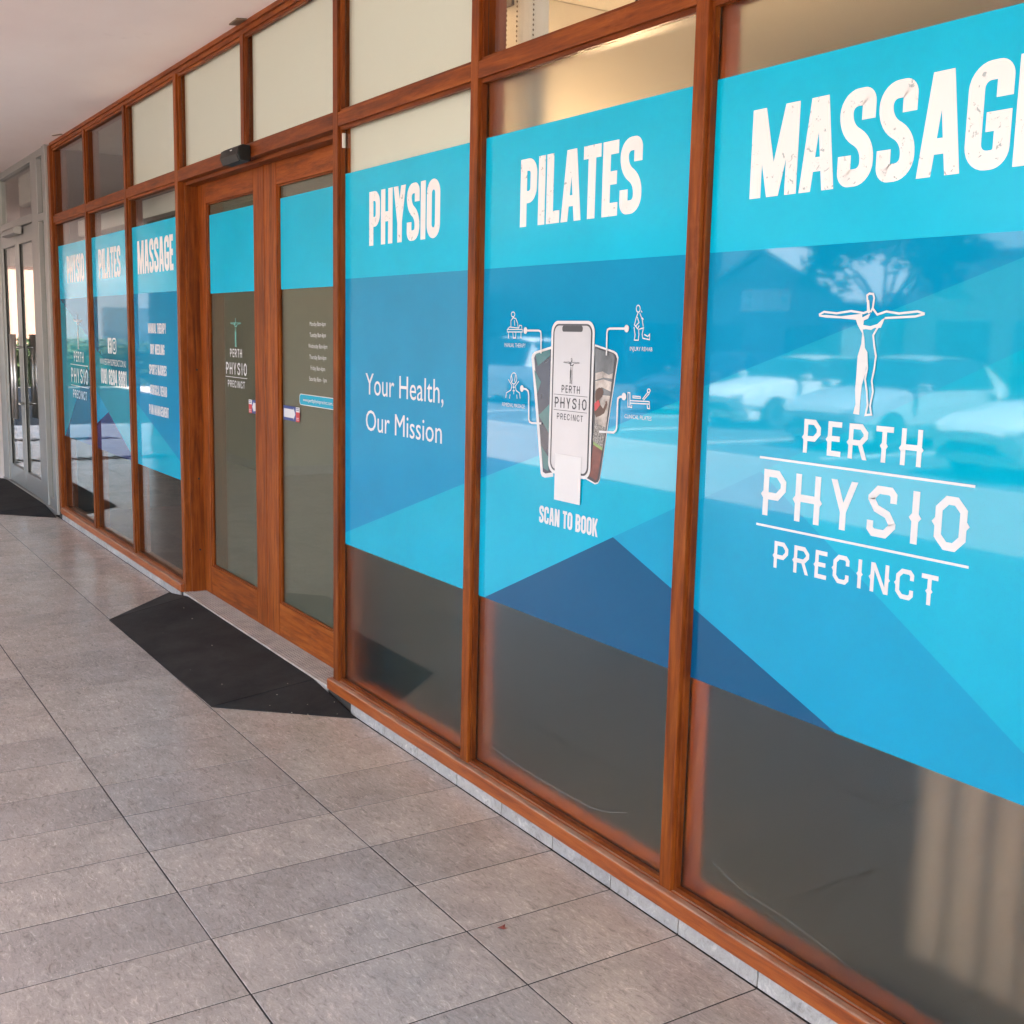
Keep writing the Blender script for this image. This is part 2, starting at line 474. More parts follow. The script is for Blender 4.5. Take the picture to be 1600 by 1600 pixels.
# ------------------------------------------------------------------ lettering
# strokes on a unit cell: ('p', path with optional corner radius) or ('d', lower end, upper end) for a slanted bar
GL = {
 'A': (0.50, [('d', (-0.03, 0.0), (0.38, 1.0)), ('d', (1.03, 0.0), (0.62, 1.0)), ('b', (0.10, 0.24), (0.90, 0.24))]),
 'B': (0.47, [('p', (0, 0), (0, 1)), ('p', (0, 1), (1, 1, 1), (1, .53, 1), (0, .53)), ('p', (0, .5), (1, .5, 1), (1, 0, 1), (0, 0))]),
 'C': (0.47, [('p', (1, .78), (1, 1, 1), (0, 1, 1), (0, 0, 1), (1, 0, 1), (1, .22))]),
 'D': (0.47, [('p', (0, 0), (0, 1)), ('p', (0, 1), (1, 1, 1), (1, 0, 1), (0, 0))]),
 'E': (0.36, [('p', (1, 1), (0, 1), (0, 0), (1, 0)), ('p', (0, .51), (.85, .51))]),
 'F': (0.36, [('p', (1, 1), (0, 1), (0, 0)), ('p', (0, .51), (.85, .51))]),
 'G': (0.49, [('p', (1, .80), (1, 1, 1), (0, 1, 1), (0, 0, 1), (1, 0, .55), (1, .43), (.70, .43))]),
 'H': (0.48, [('p', (0, 0), (0, 1)), ('p', (1, 0), (1, 1)), ('p', (0, .5), (1, .5))]),
 'I': (0.18, [('p', (.5, 0), (.5, 1))]),
 'J': (0.40, [('p', (1, 1), (1, 0, 1), (0, 0, 1), (0, .3))]),
 'K': (0.50, [('p', (0, 0), (0, 1)), ('d', (.30, .42), (1.0, 1.0)), ('d', (1.05, 0.0), (.42, .58))]),
 'L': (0.35, [('p', (0, 1), (0, 0), (1, 0))]),
 'M': (0.74, [('p', (0, 0), (0, 1)), ('p', (1, 0), (1, 1)), ('d', (.5, 0.0), (.06, 1.0)), ('d', (.5, 0.0), (.94, 1.0))]),
 'N': (0.50, [('p', (0, 0), (0, 1)), ('p', (1, 0), (1, 1)), ('d', (.96, 0.0), (.04, 1.0))]),
 'O': (0.48, [('c', (0, 0, 1), (1, 0, 1), (1, 1, 1), (0, 1, 1))]),
 'P': (0.46, [('p', (0, 0), (0, 1)), ('p', (0, 1), (1, 1, 1), (1, .42, 1), (0, .42))]),
 'R': (0.48, [('p', (0, 0), (0, 1)), ('p', (0, 1), (1, 1, 1), (1, .46, 1), (0, .46)), ('d', (1.0, 0.0), (.62, .46))]),
 'S': (0.48, [('p', (1, .82), (1, 1, 1), (0, 1, 1), (0, .62, .8), (1, .40, .8), (1, 0, 1), (0, 0, 1), (0, .18))]),
 'T': (0.42, [('p', (0, 1), (1, 1)), ('p', (.5, 0), (.5, 1))]),
 'U': (0.47, [('p', (0, 1), (0, 0, 1), (1, 0, 1), (1, 1))]),
 'V': (0.50, [('d', (.5, 0.0), (0, 1.0)), ('d', (.5, 0.0), (1, 1.0))]),
 'W': (0.72, [('d', (.26, 0.0), (0, 1.0)), ('d', (.26, 0.0), (.5, 1.0)), ('d', (.74, 0.0), (.5, 1.0)), ('d', (.74, 0.0), (1, 1.0))]),
 'Y': (0.48, [('p', (.5, 0), (.5, .40)), ('d', (.5, .36), (0, 1.0)), ('d', (.5, .36), (1, 1.0))]),
 '0': (0.46, [('c', (0, 0, 1), (1, 0, 1), (1, 1, 1), (0, 1, 1))]),
 '1': (0.28, [('p', (.8, 0), (.8, 1)), ('d', (.1, .78), (.7, 1.0))]),
 '2': (0.46, [('p', (0, .70), (0, 1, 1), (1, 1, 1), (1, .58, .5), (0, .22, .3), (0, 0), (1, 0))]),
 '3': (0.46, [('p', (0, .72), (0, 1, 1), (1, 1, 1), (1, .53, .7), (.4, .53)), ('p', (.4, .5), (1, .5, .7), (1, 0, 1), (0, 0, 1), (0, .28))]),
 '4': (0.48, [('p', (.78, 0), (.78, 1)), ('d', (0.05, .26), (.68, 1.0)), ('p', (0, .22), (1, .22))]),
 '6': (0.46, [('p', (1, .74), (1, 1, 1), (0, 1, 1), (0, 0, 1), (1, 0, 1), (1, .54, 1), (.35, .54))]),
 '8': (0.46, [('c', (0, 0, 1), (1, 0, 1), (1, .5, 1), (0, .5, 1)), ('c', (.04, .52, 1), (.96, .52, 1), (.96, 1, 1), (.04, 1, 1))]),
 '(': (0.26, [('p', (1, 1), (.2, .85, .6), (.2, .15, .6), (1, 0))]),
 ')': (0.26, [('p', (0, 1), (.8, .85, .6), (.8, .15, .6), (0, 0))]),
 '.': (0.16, [('p', (.5, 0), (.5, .02))]),
 ' ': (0.22, []),
}
SPUR = {'P': [(0, .45, -1)], 'E': [(0, .47, -1)], 'R': [(0, .45, -1)], 'T': [(.5, .45, -1), (.5, .45, 1)], 'H': [(0, .45, -1), (1, .45, 1)],
        'I': [(.5, .5, -1), (.5, .5, 1)], 'O': [(0, .5, -1), (1, .5, 1)], 'C': [(0, .5, -1)], 'N': [(1, .5, 1), (0, .5, -1)]}

def corner(path, t, rad, chamfer, closed):
    pts = [Vector(p[:2]) for p in path]
    rr = [p[2] * rad if len(p) > 2 else 0 for p in path]
    out = []
    n = len(pts)
    for i in range(n):
        if rr[i] == 0 or (not closed and i in (0, n - 1)):
            out.append(pts[i]); continue
        a, b, c = pts[i - 1], pts[i], pts[(i + 1) % n]
        d0, d1 = (a - b), (c - b)
        r = min(rr[i], d0.length * 0.5, d1.length * 0.5)
        p0, p1 = b + d0.normalized() * r, b + d1.normalized() * r
        if chamfer: out += [p0, p1]
        else:
            e0, e1 = d0.normalized(), d1.normalized()
            half = e0.angle(e1) / 2
            rad_ = r * math.tan(half)
            bis = (e0 + e1).normalized()
            cc = b + bis * (r / math.cos(half))
            v0, v1 = p0 - cc, p1 - cc
            a0 = math.atan2(v0.y, v0.x); da = math.atan2(v1.y, v1.x) - a0
            da = (da + math.pi) % (2 * math.pi) - math.pi
            k = 7
            out += [cc + Vector((math.cos(a0 + da * j / k), math.sin(a0 + da * j / k))) * rad_ for j in range(k + 1)]
    return out

def letters(mb, text, x0, x1, z0, z1, y, weight=0.18, gap=0.045, style='heavy', widen=1.0):
    """draw text so that it fills the box x0..x1, z0..z1 on the plane y"""
    h = z1 - z0
    chamfer = style == 'slab'
    wd = [GL[c][0] * widen + (0.06 if chamfer and c == 'I' else 0) for c in text]
    tot = sum(wd) + gap * (len(text) - 1)
    sx = (x1 - x0) / (tot * h)
    cx = x0
    for c, w in zip(text, wd):
        w = w * h * sx
        tk = weight * h
        tx = tk * (sx if not chamfer else 1.0)
        k = 0
        def mp(u, v): return (cx + tx / 2 + u * (w - tx), z0 + tk / 2 + v * (h - tk))
        rad = max(w * 0.40, tk * 0.62) if not chamfer else h * 0.17
        for st in GL[c][1]:
            yy = y - 0.00022 * k; k += 1
            kind = st[0]
            if kind in 'pc':
                path = [(*mp(p[0], p[1]), *(p[2:])) for p in st[1:]]
                pts = corner(path, tk, rad, chamfer, kind == 'c')
                mb.ribbon(pts, (tk + tx) / 2, yy, closed=kind == 'c', square=True)
            elif kind == 'b':
                a, b = mp(*st[1]), mp(*st[2])
                mb.ribbon([a, b], tk * 0.85, yy)
            else:
                (u0, v0), (u1, v1) = st[1], st[2]
                a = (mp(u0, 0)[0], z0 + v0 * h); b = (mp(u1, 0)[0], z0 + v1 * h)
                hw = tx / 2 * (0.96 if c in 'AVWK' else 1.04)
                mb.flat([(a[0] - hw, a[1]), (a[0] + hw, a[1]), (b[0] + hw, b[1]), (b[0] - hw, b[1])], yy)
        if chamfer:
            for u, v, s in SPUR.get(c, []):
                px, pz = mp(u, v)
                e = px + s * tx / 2
                mb.flat([(e - s * tx * 0.1, pz - tk * 0.62), (e + s * tx * 0.42, pz), (e - s * tx * 0.1, pz + tk * 0.62)], y - 0.00022 * k); k += 1
        cx += w + gap * h * sx
    return mb

def split_words(mb):
    """cut a two-word line at its widest gap"""
    iv = sorted((min(mb.v[i][0] for i in f), max(mb.v[i][0] for i in f)) for f in mb.f)
    end, best, cut = iv[0][1], 0, 0
    for a, b in iv:
        if a - end > best: best, cut = a - end, (a + end) / 2
        end = max(end, b)
    parts = []
    for s in (0, 1):
        q = MB()
        for f in mb.f:
            if (mb.v[f[0]][0] > cut) == bool(s): q.add([mb.v[i] for i in f], [tuple(range(len(f)))])
        parts.append(q)
    return parts

def font_text(mb, text, x0, x1, z0, y, cap, mi=0):
    """built-in typeface, fitted to x0..x1 with capital height cap on baseline z0"""
    cu = bpy.data.curves.new('text', 'FONT')
    cu.body = text; cu.resolution_u = 3
    ob = bpy.data.objects.new('text', cu)
    me = bpy.data.meshes.new_from_object(ob)
    xs = [v.co.x for v in me.vertices]
    a, b = min(xs), max(xs)
    sx = (x1 - x0) / (b - a); sz = cap / 0.73
    mb.add([(x0 + (v.co.x - a) * sx, y, z0 + v.co.y * sz) for v in me.vertices], [tuple(p.vertices) for p in me.polygons], mi)
    bpy.data.objects.remove(ob); bpy.data.curves.remove(cu); bpy.data.meshes.remove(me)
    return mb

ART = {
    'man_fill': (((-.1399,1.6417),(-.1182,1.6417),(-.0754,1.6388),(-.0459,1.6414),(-.0159,1.644),(-.015,1.6333),(-.0334,1.631),(-.075,1.6342),(-.1177,1.6357),(-.1397,1.6385)),((-.0335,1.6333),(-.013,1.6368),(.0069,1.6448),(.0011,1.6332),(-.0101,1.6297),(-.0114,1.6109),(-.0058,1.5931),(-.0022,1.5708),(.0049,1.5619),(.0041,1.5171),(-.004,1.4896),(-.0056,1.4533),(-.0055,1.425),(-.0232,1.4261),(-.018,1.448),(-.0218,1.4797),(-.0208,1.5161),(-.0209,1.5523),(-.0127,1.5795),(-.0123,1.602),(-.0266,1.6198)),((-.0115,1.6199),(.0093,1.6173),(.0275,1.6218),(.0396,1.6315),(.047,1.635),(.0377,1.6139),(.0209,1.6138),(.0117,1.6093),(-.0027,1.611),(-.0107,1.61)),((-.0026,1.6492),(-.0046,1.6732),(.0011,1.6731),(.0053,1.651),(.0089,1.6483),(.0013,1.6439))),
    'man_line': (((-.14,1.6422),(-.1249,1.6486),(-.088,1.6452),(-.0467,1.65),(-.0114,1.6453),(-.0002,1.6488)),((-.0025,1.6688),(-.0049,1.683),(.0011,1.6868),(.0114,1.6858),(.0149,1.6773),(.0128,1.6562),(.0078,1.6474)),((.0128,1.6553),(.0264,1.642),(.0503,1.6485),(.0834,1.644),(.1308,1.648),(.1494,1.6432)),((.1494,1.6428),(.1265,1.6378),(.0895,1.6362),(.0471,1.6345)),((.0309,1.6156),(.0194,1.5978),(.0242,1.5757),(.0306,1.5537),(.0284,1.5269),(.0239,1.4999),(.0292,1.4777),(.0239,1.446),(.0289,1.4278),(.013,1.4258),(.0169,1.4478),(.0121,1.4769),(.0052,1.5036),(.0091,1.5262),(.0043,1.5619))),
    'icon_line': (((.8388,1.6483),(.8377,1.6447),(.8345,1.642),(.8299,1.6407),(.8249,1.6411),(.8206,1.6432),(.8181,1.6465),(.818,1.6503),(.8202,1.6536),(.8243,1.6556),(.8292,1.6561),(.834,1.6547),(.8374,1.6519),(.8388,1.6483)),((.8172,1.6083),(.8164,1.6284),(.8287,1.6378),(.8456,1.635),(.8566,1.6212),(.8603,1.6063)),((.8375,1.6295),(.8402,1.6129)),((.7963,1.6004),(.8853,1.601),(.8856,1.5933),(.7966,1.5925),(.7963,1.6004)),((.8041,1.5926),(.8049,1.5725)),((.8784,1.5932),(.8793,1.5734)),((.8306,1.5917),(.8334,1.5739),(.8481,1.5741),(.8484,1.5919)),((.8005,1.6027),(.8109,1.6083),(.8655,1.6053),(.8693,1.6141),(.8817,1.6131),(.8832,1.6032)),((1.476,1.6609),(1.4753,1.6565),(1.4729,1.6531),(1.4692,1.6516),(1.4651,1.6521),(1.4616,1.6547),(1.4595,1.6588),(1.4592,1.6633),(1.4608,1.6673),(1.464,1.6699),(1.468,1.6704),(1.4719,1.6687),(1.4748,1.6653),(1.476,1.6609)),((1.4682,1.6505),(1.4605,1.6368),(1.4539,1.6177),(1.4685,1.6068),(1.4742,1.6154)),((1.4752,1.6496),(1.487,1.632),(1.4927,1.6131)),((1.465,1.6392),(1.4737,1.6239),(1.4574,1.6125)),((1.4527,1.6115),(1.4586,1.5914),(1.4564,1.5761),(1.4735,1.5759),(1.4756,1.5916),(1.4733,1.6049),(1.4945,1.6098),(1.4894,1.5918),(1.4931,1.5814),(1.5222,1.578),(1.522,1.593),(1.5141,1.5864),(1.4986,1.5919)),((1.481,1.6557),(1.4858,1.6509)),((1.4867,1.6367),(1.4931,1.632)),((.8586,1.4462),(.8569,1.4378),(.8515,1.4312),(.8436,1.4277),(.8351,1.4284),(.8278,1.433),(.8235,1.4404),(.8231,1.4491),(.8268,1.4568),(.8337,1.462),(.8422,1.4634),(.8503,1.4606),(.8562,1.4544),(.8586,1.4462)),((.8415,1.4275),(.8428,1.3949)),((.8356,1.4171),(.8482,1.4177)),((.836,1.4058),(.8487,1.4065)),((.7953,1.381),(.7989,1.3971),(.8253,1.4076),(.8311,1.4225),(.809,1.4413)),((.8821,1.3836),(.8783,1.4002),(.857,1.408),(.8522,1.4224),(.8725,1.4379)),((.819,1.3795),(.8216,1.3938)),((.8644,1.382),(.8618,1.3948)),((.8276,1.4562),(.8346,1.4396),(.8286,1.4309)),((.8529,1.4572),(.8473,1.4401),(.854,1.4303)),((1.4375,1.3912),(1.4351,1.4312),(1.4447,1.4307),(1.447,1.3918),(1.4375,1.3912)),((1.4463,1.4025),(1.5329,1.4048)),((1.4459,1.4093),(1.531,1.4114),(1.5337,1.3924),(1.5245,1.3928),(1.5224,1.4022)),((1.4586,1.4227),(1.4921,1.4226),(1.4924,1.4178),(1.4588,1.4179),(1.4586,1.4227)),((1.5017,1.4164),(1.5248,1.4377)),((1.5064,1.4138),(1.5311,1.4343)),((1.5337,1.4411),(1.5331,1.4388),(1.5313,1.437),(1.5287,1.4361),(1.5258,1.4362),(1.5233,1.4374),(1.5218,1.4393),(1.5217,1.4416),(1.5229,1.4437),(1.5252,1.4451),(1.5281,1.4455),(1.5308,1.4448),(1.5328,1.4432),(1.5337,1.4411)),((1.4561,1.3982),(1.4565,1.3905),(1.4486,1.3909))),
    'conn': (((.9089,1.5979),(.9838,1.5984),(.9947,1.5953),(.9971,1.5867),(.9997,1.5288)),((1.424,1.607),(1.3457,1.6065),(1.336,1.603),(1.334,1.5941),(1.3351,1.5308)),((.8962,1.4161),(.9209,1.4151),(.9323,1.4096),(.9359,1.3971),(.9392,1.3215),(.9446,1.3135),(.9579,1.3112),(1.0115,1.3135)),((1.4231,1.4193),(1.4039,1.4173),(1.396,1.4129),(1.3942,1.4019),(1.3942,1.3309),(1.3907,1.3212),(1.3804,1.3153),(1.3119,1.3124))),
    'dots': ((.9089,1.5979),(1.424,1.607),(.8962,1.4161),(1.4231,1.4193)),
    'phoneL': ((.9419,1.5143),(.9464,1.5253),(.9591,1.5332),(1.0603,1.5535),(1.0792,1.155),(1.033,1.1464),(1.0171,1.149),(1.0098,1.1571)),
    'phoneR': ((1.2726,1.5614),(1.3657,1.5443),(1.379,1.5387),(1.387,1.5272),(1.3179,1.1716),(1.3099,1.1604),(1.2946,1.1565),(1.2323,1.1702),(1.2503,1.1994)),
    'picL': ((.9579,1.5147),(.9625,1.5225),(.9722,1.5281),(1.0588,1.545),(1.0767,1.1678),(1.0363,1.16),(1.0223,1.164)),
    'picL_teal': (((.9605,1.4778),(.9998,1.4413),(.9798,1.4022)),((.9907,1.3372),(1.0551,1.3793),(1.0559,1.2821)),((.9644,1.5258),(1.0456,1.5416),(1.0464,1.5235),(.9799,1.4893)),((1.0087,1.2453),(1.0534,1.2111),(1.0535,1.1685),(1.0258,1.1754))),
    'picR_sky': ((1.275,1.5504),(1.3645,1.5355),(1.3724,1.5268),(1.3548,1.4171),(1.2821,1.4182)),
    'picR_low': ((1.2821,1.4182),(1.3548,1.4171),(1.3399,1.3257),(1.2865,1.3369)),
    'picR_grass': ((1.2865,1.3369),(1.3399,1.3257),(1.3288,1.2665),(1.2774,1.2823)),
    'picR_line': ((1.2826,1.2813),(1.328,1.2669),(1.3259,1.2585),(1.2814,1.2724)),
    'picR_track': ((1.2814,1.2724),(1.3259,1.2585),(1.3082,1.1757),(1.2991,1.1684),(1.2601,1.1806),(1.2713,1.2016)),
    'picR_cloud': (((1.2814,1.479),(1.3167,1.4853),(1.3464,1.4765),(1.3651,1.4821),(1.3627,1.4662),(1.3219,1.468),(1.2825,1.4588)),((1.2826,1.4563),(1.3222,1.4625),(1.3608,1.4572),(1.3574,1.4297),(1.315,1.4401),(1.2841,1.4285))),
    'picR_man': ((1.2838,1.4183),(1.2899,1.4328),(1.3032,1.4385),(1.3185,1.4372),(1.3242,1.4265),(1.3182,1.4126),(1.3052,1.4032),(1.311,1.3894),(1.3251,1.3792),(1.336,1.396),(1.3324,1.3998),(1.3423,1.4024),(1.3446,1.3915),(1.3309,1.3664),(1.3128,1.3581),(1.2926,1.3527),(1.2815,1.3672),(1.2886,1.3932)),
    'picR_top': ((1.2835,1.3929),(1.3018,1.4031),(1.311,1.3894),(1.2932,1.3731),(1.2847,1.37)),
    'card': ((1.0929,1.2286),(1.2283,1.2285),(1.2321,1.0879),(1.0874,1.0849)),
    'phoneC': ((1.0488,1.6137),(1.2732,1.6146),(1.2738,1.1707),(1.0673,1.1634)),
    'lab_mt': ((.7797,1.5575),(.7802,1.5439),(.9061,1.5452)),
    'lab_ir': ((1.4372,1.5575),(1.4378,1.5469),(1.5353,1.5481)),
    'lab_rm': ((.7731,1.3649),(.7736,1.3523),(.9091,1.3567)),
    'lab_cp': ((1.4243,1.3707),(1.425,1.3594),(1.5431,1.3629)),
    'ph_perth': ((1.1139,1.4368),(1.115,1.4136),(1.2123,1.4166)),
    'ph_physio': ((1.08,1.3995),(1.0815,1.3675),(1.2456,1.3711)),
    'ph_prec': ((1.0947,1.3496),(1.0956,1.331),(1.2272,1.3347)),
    'ph_man': ((1.1622,1.5176),(1.1264,1.502),(1.2033,1.5043),(1.1641,1.4449)),
}
# ------------------------------------------------------------------ setting: walkway, soffit, outer ground
SOF = 3.013
EDGE_Y = -6.5
TILE_END = -5.88

walk = struct(MB().box(-16, 12, TILE_END, 0.13, -0.30, -0.0014).build('walkway', 'grout'))
def tile_mesh(w, d, name, mat):
    mb = MB()
    e, hgt = 0.0008, 0.0030
    x, y = w / 2, d / 2
    mb.add([(-x, -y, -hgt), (x, -y, -hgt), (x, y, -hgt), (-x, y, -hgt), (-x, -y, -e), (x, -y, -e), (x, y, -e), (-x, y, -e),
            (-x + e, -y + e, 0), (x - e, -y + e, 0), (x - e, y - e, 0), (-x + e, y - e, 0)],
           [(0, 1, 5, 4), (1, 2, 6, 5), (2, 3, 7, 6), (3, 0, 4, 7), (4, 5, 9, 8), (5, 6, 10, 9), (6, 7, 11, 10), (7, 4, 8, 11), (8, 9, 10, 11)])
    return mb.mesh(name, mat)
GAP = 0.0050
tm_cut = tile_mesh(0.3 - GAP, 0.48 - GAP, 'tile', 'floor_tile')
tm_full = tile_mesh(0.3 - GAP, 0.6 - GAP, 'tile', 'floor_tile')
rest = MB()
rnd = random.Random(3)
for row in range(12):
    y0 = 0.0 if row == 0 else -0.48 - 0.6 * (row - 1)
    y1 = -0.48 - 0.6 * row
    for i in range(-53, 38):
        if y0 <= TILE_END + .01: continue
        y1 = max(y1, TILE_END)
        cx, cy = 0.3 * i + 0.15, (y0 + y1) / 2
        near = row <= 3 and -34 <= i <= 12 if row < 3 else (row == 3 and -20 <= i <= 10)
        if near:
            o = bpy.data.objects.new('tile', tm_cut if row == 0 else tm_full)
            COL.objects.link(o); o.parent = walk
            o.location = (cx, cy + rnd.uniform(-.0006, .0006), rnd.uniform(-.0003, .0003))
            o.rotation_euler = (rnd.uniform(-.0008, .0008), rnd.uniform(-.0012, .0012), rnd.uniform(-.0012, .0012))
        else:
            rest.box(cx - .1476, cx + .1476, y1 + .0025, y0 - .0025, -0.0013, rnd.uniform(-.0006, .0006))
struct(rest.build('tiles_beyond', 'floor_tile', walk), 'stuff')

soffit = struct(MB().box(-27, 12, EDGE_Y, 0.14, SOF, SOF + 0.32).build('soffit', 'soffit_paint'))  # stretched far to the left, unseen, to shade the ground there
mb = MB().box(-27, 12, EDGE_Y - 0.06, EDGE_Y - 0.002, SOF - 0.04, SOF + 0.6)
tag(mb.build('roof_fascia', 'plaster'), 'plain rendered fascia along the open edge of the walkway roof', 'fascia')
mb = MB().box(-16, 12, 0.0, 0.24, SOF + 0.325, SOF + 1.4)
tag(mb.build('upper_wall', 'plaster'), 'rendered wall above the walkway roof over the shopfront', 'wall')

# skirting under the sill: cut porcelain pieces on a mortar bed
skirt = struct(MB().box(-6.16, -2.60, 0.0085, 0.12, -0.004, 0.0445).box(-0.55, 4.2, 0.0085, 0.12, -0.004, 0.0445).build('plinth', 'grout'))
sk = MB()
sk.add([(-.1476, 0, .003), (.1476, 0, .003), (.1476, .008, .003), (-.1476, .008, .003), (-.1476, .0012, .0442), (.1476, .0012, .0442), (.1476, .008, .0442), (-.1476, .008, .0442)],
       [(0, 1, 5, 4), (1, 2, 6, 5), (2, 3, 7, 6), (3, 0, 4, 7), (4, 5, 6, 7), (0, 3, 2, 1)])
skm = sk.mesh('skirting_tile', 'skirting_tile')
for i in list(range(-20, -9)) + list(range(-1, 13)):
    o = bpy.data.objects.new('skirting_tile', skm)
    COL.objects.link(o); o.parent = skirt
    o.location = (0.3 * i + 0.15, rnd.uniform(-.0008, .0008), rnd.uniform(-.0004, .0002))
    o.rotation_euler = (0, rnd.uniform(-.002, .002), rnd.uniform(-.002, .002))
mbp = MB().box(-2.99, -2.64, 0.0, .0085, .003, .044)

# ------------------------------------------------------------------ timber shopfront
shop = tag(empty('timber_shopfront', (-1.0, 0.05, 0)), 'long reddish varnished timber shopfront with cyan and blue printed windows and double doors', 'shopfront')
shop.location = (0, 0, 0)
GY = 0.052            # front face of the glass
FY = 0.020            # front face of the mullions
MW = 0.047
MUL = [-4.945, -3.828, -2.715, -0.522, 0.586, 1.690, 2.800]
TZ0, TZ1, HZ = 2.398, 2.452, 2.968
SZ = 0.092

for x in MUL:
    if x == -2.715: continue
    MB().box(x, x + MW, FY, 0.125, SZ - 0.001, HZ + 0.004).build('mullion', 'timber_upright', shop, bevel=0.0025)
# short mullion above the doors, the door jambs and the end jamb
MB().box(-1.632, -1.632 + MW, FY + 0.006, 0.125, TZ1 - 0.002, HZ + 0.004).build('mullion', 'timber_upright', shop, bevel=0.0025)
MB().box(-2.715, -2.662, FY, 0.16, 0.046, HZ + 0.004).build('door_jamb', 'timber_upright', shop, bevel=0.0025)
MB().box(-2.6615, -2.643, 0.055, 0.16, 0.046, 2.389).build('door_stop', 'timber_upright', shop, bevel=0.002)
MB().box(-0.545, -0.5225, 0.075, 0.20, 0.046, 2.389).build('door_stop', 'timber_upright', shop, bevel=0.002)
MB().box(-6.128, -6.045, FY - 0.012, 0.14, 0.046, HZ + 0.03).build('end_jamb', 'timber_upright', shop, bevel=0.003)
# head, with its stepped moulding
MB().prism_x([(FY - 0.010, HZ + 0.022), (FY - 0.010, SOF), (0.13, SOF), (0.13, HZ), (FY + 0.004, HZ), (FY + 0.004, HZ + 0.022)], -6.044, 4.2).build('head_rail', 'timber_level', shop, bevel=0.002)
# screw holes in the jamb
for z in (0.30, 0.72, 1.35):
    MB().prism_x([(0.105 + 0.006 * math.cos(a), z + 0.006 * math.sin(a)) for a in [k * math.pi / 5 for k in range(10)]], -2.6432, -2.6424).build('screw_plug', 'dark_gasket', shop)

bays = []             # (left edge of opening, right edge)
xs = [-6.045] + MUL + [3.9]
for i in range(len(MUL)):
    pass
LB = [(-6.045, -4.945), (-4.945 + MW, -3.828), (-3.828 + MW, -2.715), (-0.522 + MW, 0.586), (0.586 + MW, 1.690), (1.690 + MW, 2.800), (2.800 + MW, 3.90)]
UB = LB[:3] + [(-2.662, -1.632), (-1.632 + MW, -0.522)] + LB[3:]
for a, b in LB:
    MB().box(a, b, FY + 0.001, 0.124, TZ0, TZ1).build('transom_rail', 'timber_level', shop, bevel=0.002)
MB().box(-2.6618, -0.5222, FY + 0.001, 0.124, TZ0 - 0.006, TZ1).build('transom_rail', 'timber_level', shop, bevel=0.002)
MB().box(-2.661, -0.523, 0.060, 0.118, TZ0 - 0.026, TZ0 - 0.0065).build('door_track_cover', 'timber_level', shop, bevel=0.002)

def sill(x0, x1):
    MB().prism_x([(0.0, .045), (0.0, SZ - .004), (.004, SZ), (.0215, SZ + .0005), (.0225, SZ - .005), (.0265, SZ - .005), (.0275, SZ + .001), (.13, SZ + .001), (.13, .045)], x0, x1).build('sill', 'timber_sill', shop, bevel=0.0012)
sill(-6.044, -2.690)
sill(-0.545, 4.2)

def beads(a, b, z0, z1, pane):
    """four strips that hold the pane, 10 mm proud of the opening"""
    t = 0.010
    y0, y1 = FY + 0.013, GY - 0.0012
    mb = MB()
    mb.box(a, a + t, y0, y1, z0, z1).box(b - t, b, y0, y1, z0, z1)
    mb.box(a + t, b - t, y0, y1, z0, z0 + 0.012, 1).box(a + t, b - t, y0, y1, z1 - 0.014, z1, 1)
    # dark rubber line where the glass sits
    mb.box(a + t - .0005, a + t + .0012, y1, y1 + .001, z0 + .012, z1 - .014, 2)
    mb.box(a + t, b - t, y1 - .0005, y1 + .001, z0 + .0118, z0 + .0135, 2)
    mb.build('glazing_bead', ['timber_upright', 'timber_level', 'dark_gasket'], pane, bevel=0.0015)

def pane(a, b, z0, z1, label=None, mat='clear_glass'):
    p = MB().box(a + 0.001, b - 0.001, GY, GY + 0.006, z0 + 0.001, z1 - 0.001).build('glass_pane', mat, shop, label=label)
    beads(a, b, z0, z1, p)
    return p
names = ['far pane reading PHYSIO beside the metal entrance', 'far pane with phone number under PILATES', 'far pane listing services under MASSAGE',
         'pane reading PHYSIO Your Health, Our Mission', 'pane with printed phones under PILATES', 'nearest pane with large white logo under MASSAGE', 'pane beyond the right edge of the photo']
LOW = [pane(a, b, SZ + .001, TZ0, n) for (a, b), n in zip(LB, names)]
UPP = [pane(a, b, TZ1, HZ, None) for a, b in UB]
# white board behind four of the fanlights and the top of the PHYSIO pane
for k in (2, 3, 4, 5):
    a, b = UB[k]
    MB().box(a + .003, b - .003, GY + 0.020, GY + 0.032, TZ1 - .002, HZ + .002).build('backing_board', 'cream_board', UPP[k])
MB().box(LB[3][0] + .003, LB[3][1] - .003, GY + 0.022, GY + 0.034, 2.12, TZ0 + .002).build('backing_board', 'cream_board', LOW[3])
MB().box(LB[3][0] + .004, LB[3][0] + .016, GY - .016, GY - .0025, 2.315, 2.372).build('alarm_contact', 'white_plastic', LOW[3], bevel=0.002)
# frosted film behind the three nearest panes (below and above the print)
for k in (3, 4, 5, 6):
    a, b = LB[k]
    MB().box(a + .002, b - .002, GY + 0.0068, GY + 0.0088, SZ + .002, (2.10 if k == 3 else TZ0 - .002)).build('frosted_film', 'frosted_film', LOW[k])

# honey timber lining inside those openings, orange glow put into its raised colour
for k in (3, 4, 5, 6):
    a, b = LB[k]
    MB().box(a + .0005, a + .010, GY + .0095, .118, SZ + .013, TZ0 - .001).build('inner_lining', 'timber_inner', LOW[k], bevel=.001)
    MB().box(a + .0005, b - .0005, GY + .0095, .122, SZ + .0015, SZ + .0125).build('inner_lining', 'timber_inner', LOW[k], bevel=.001)

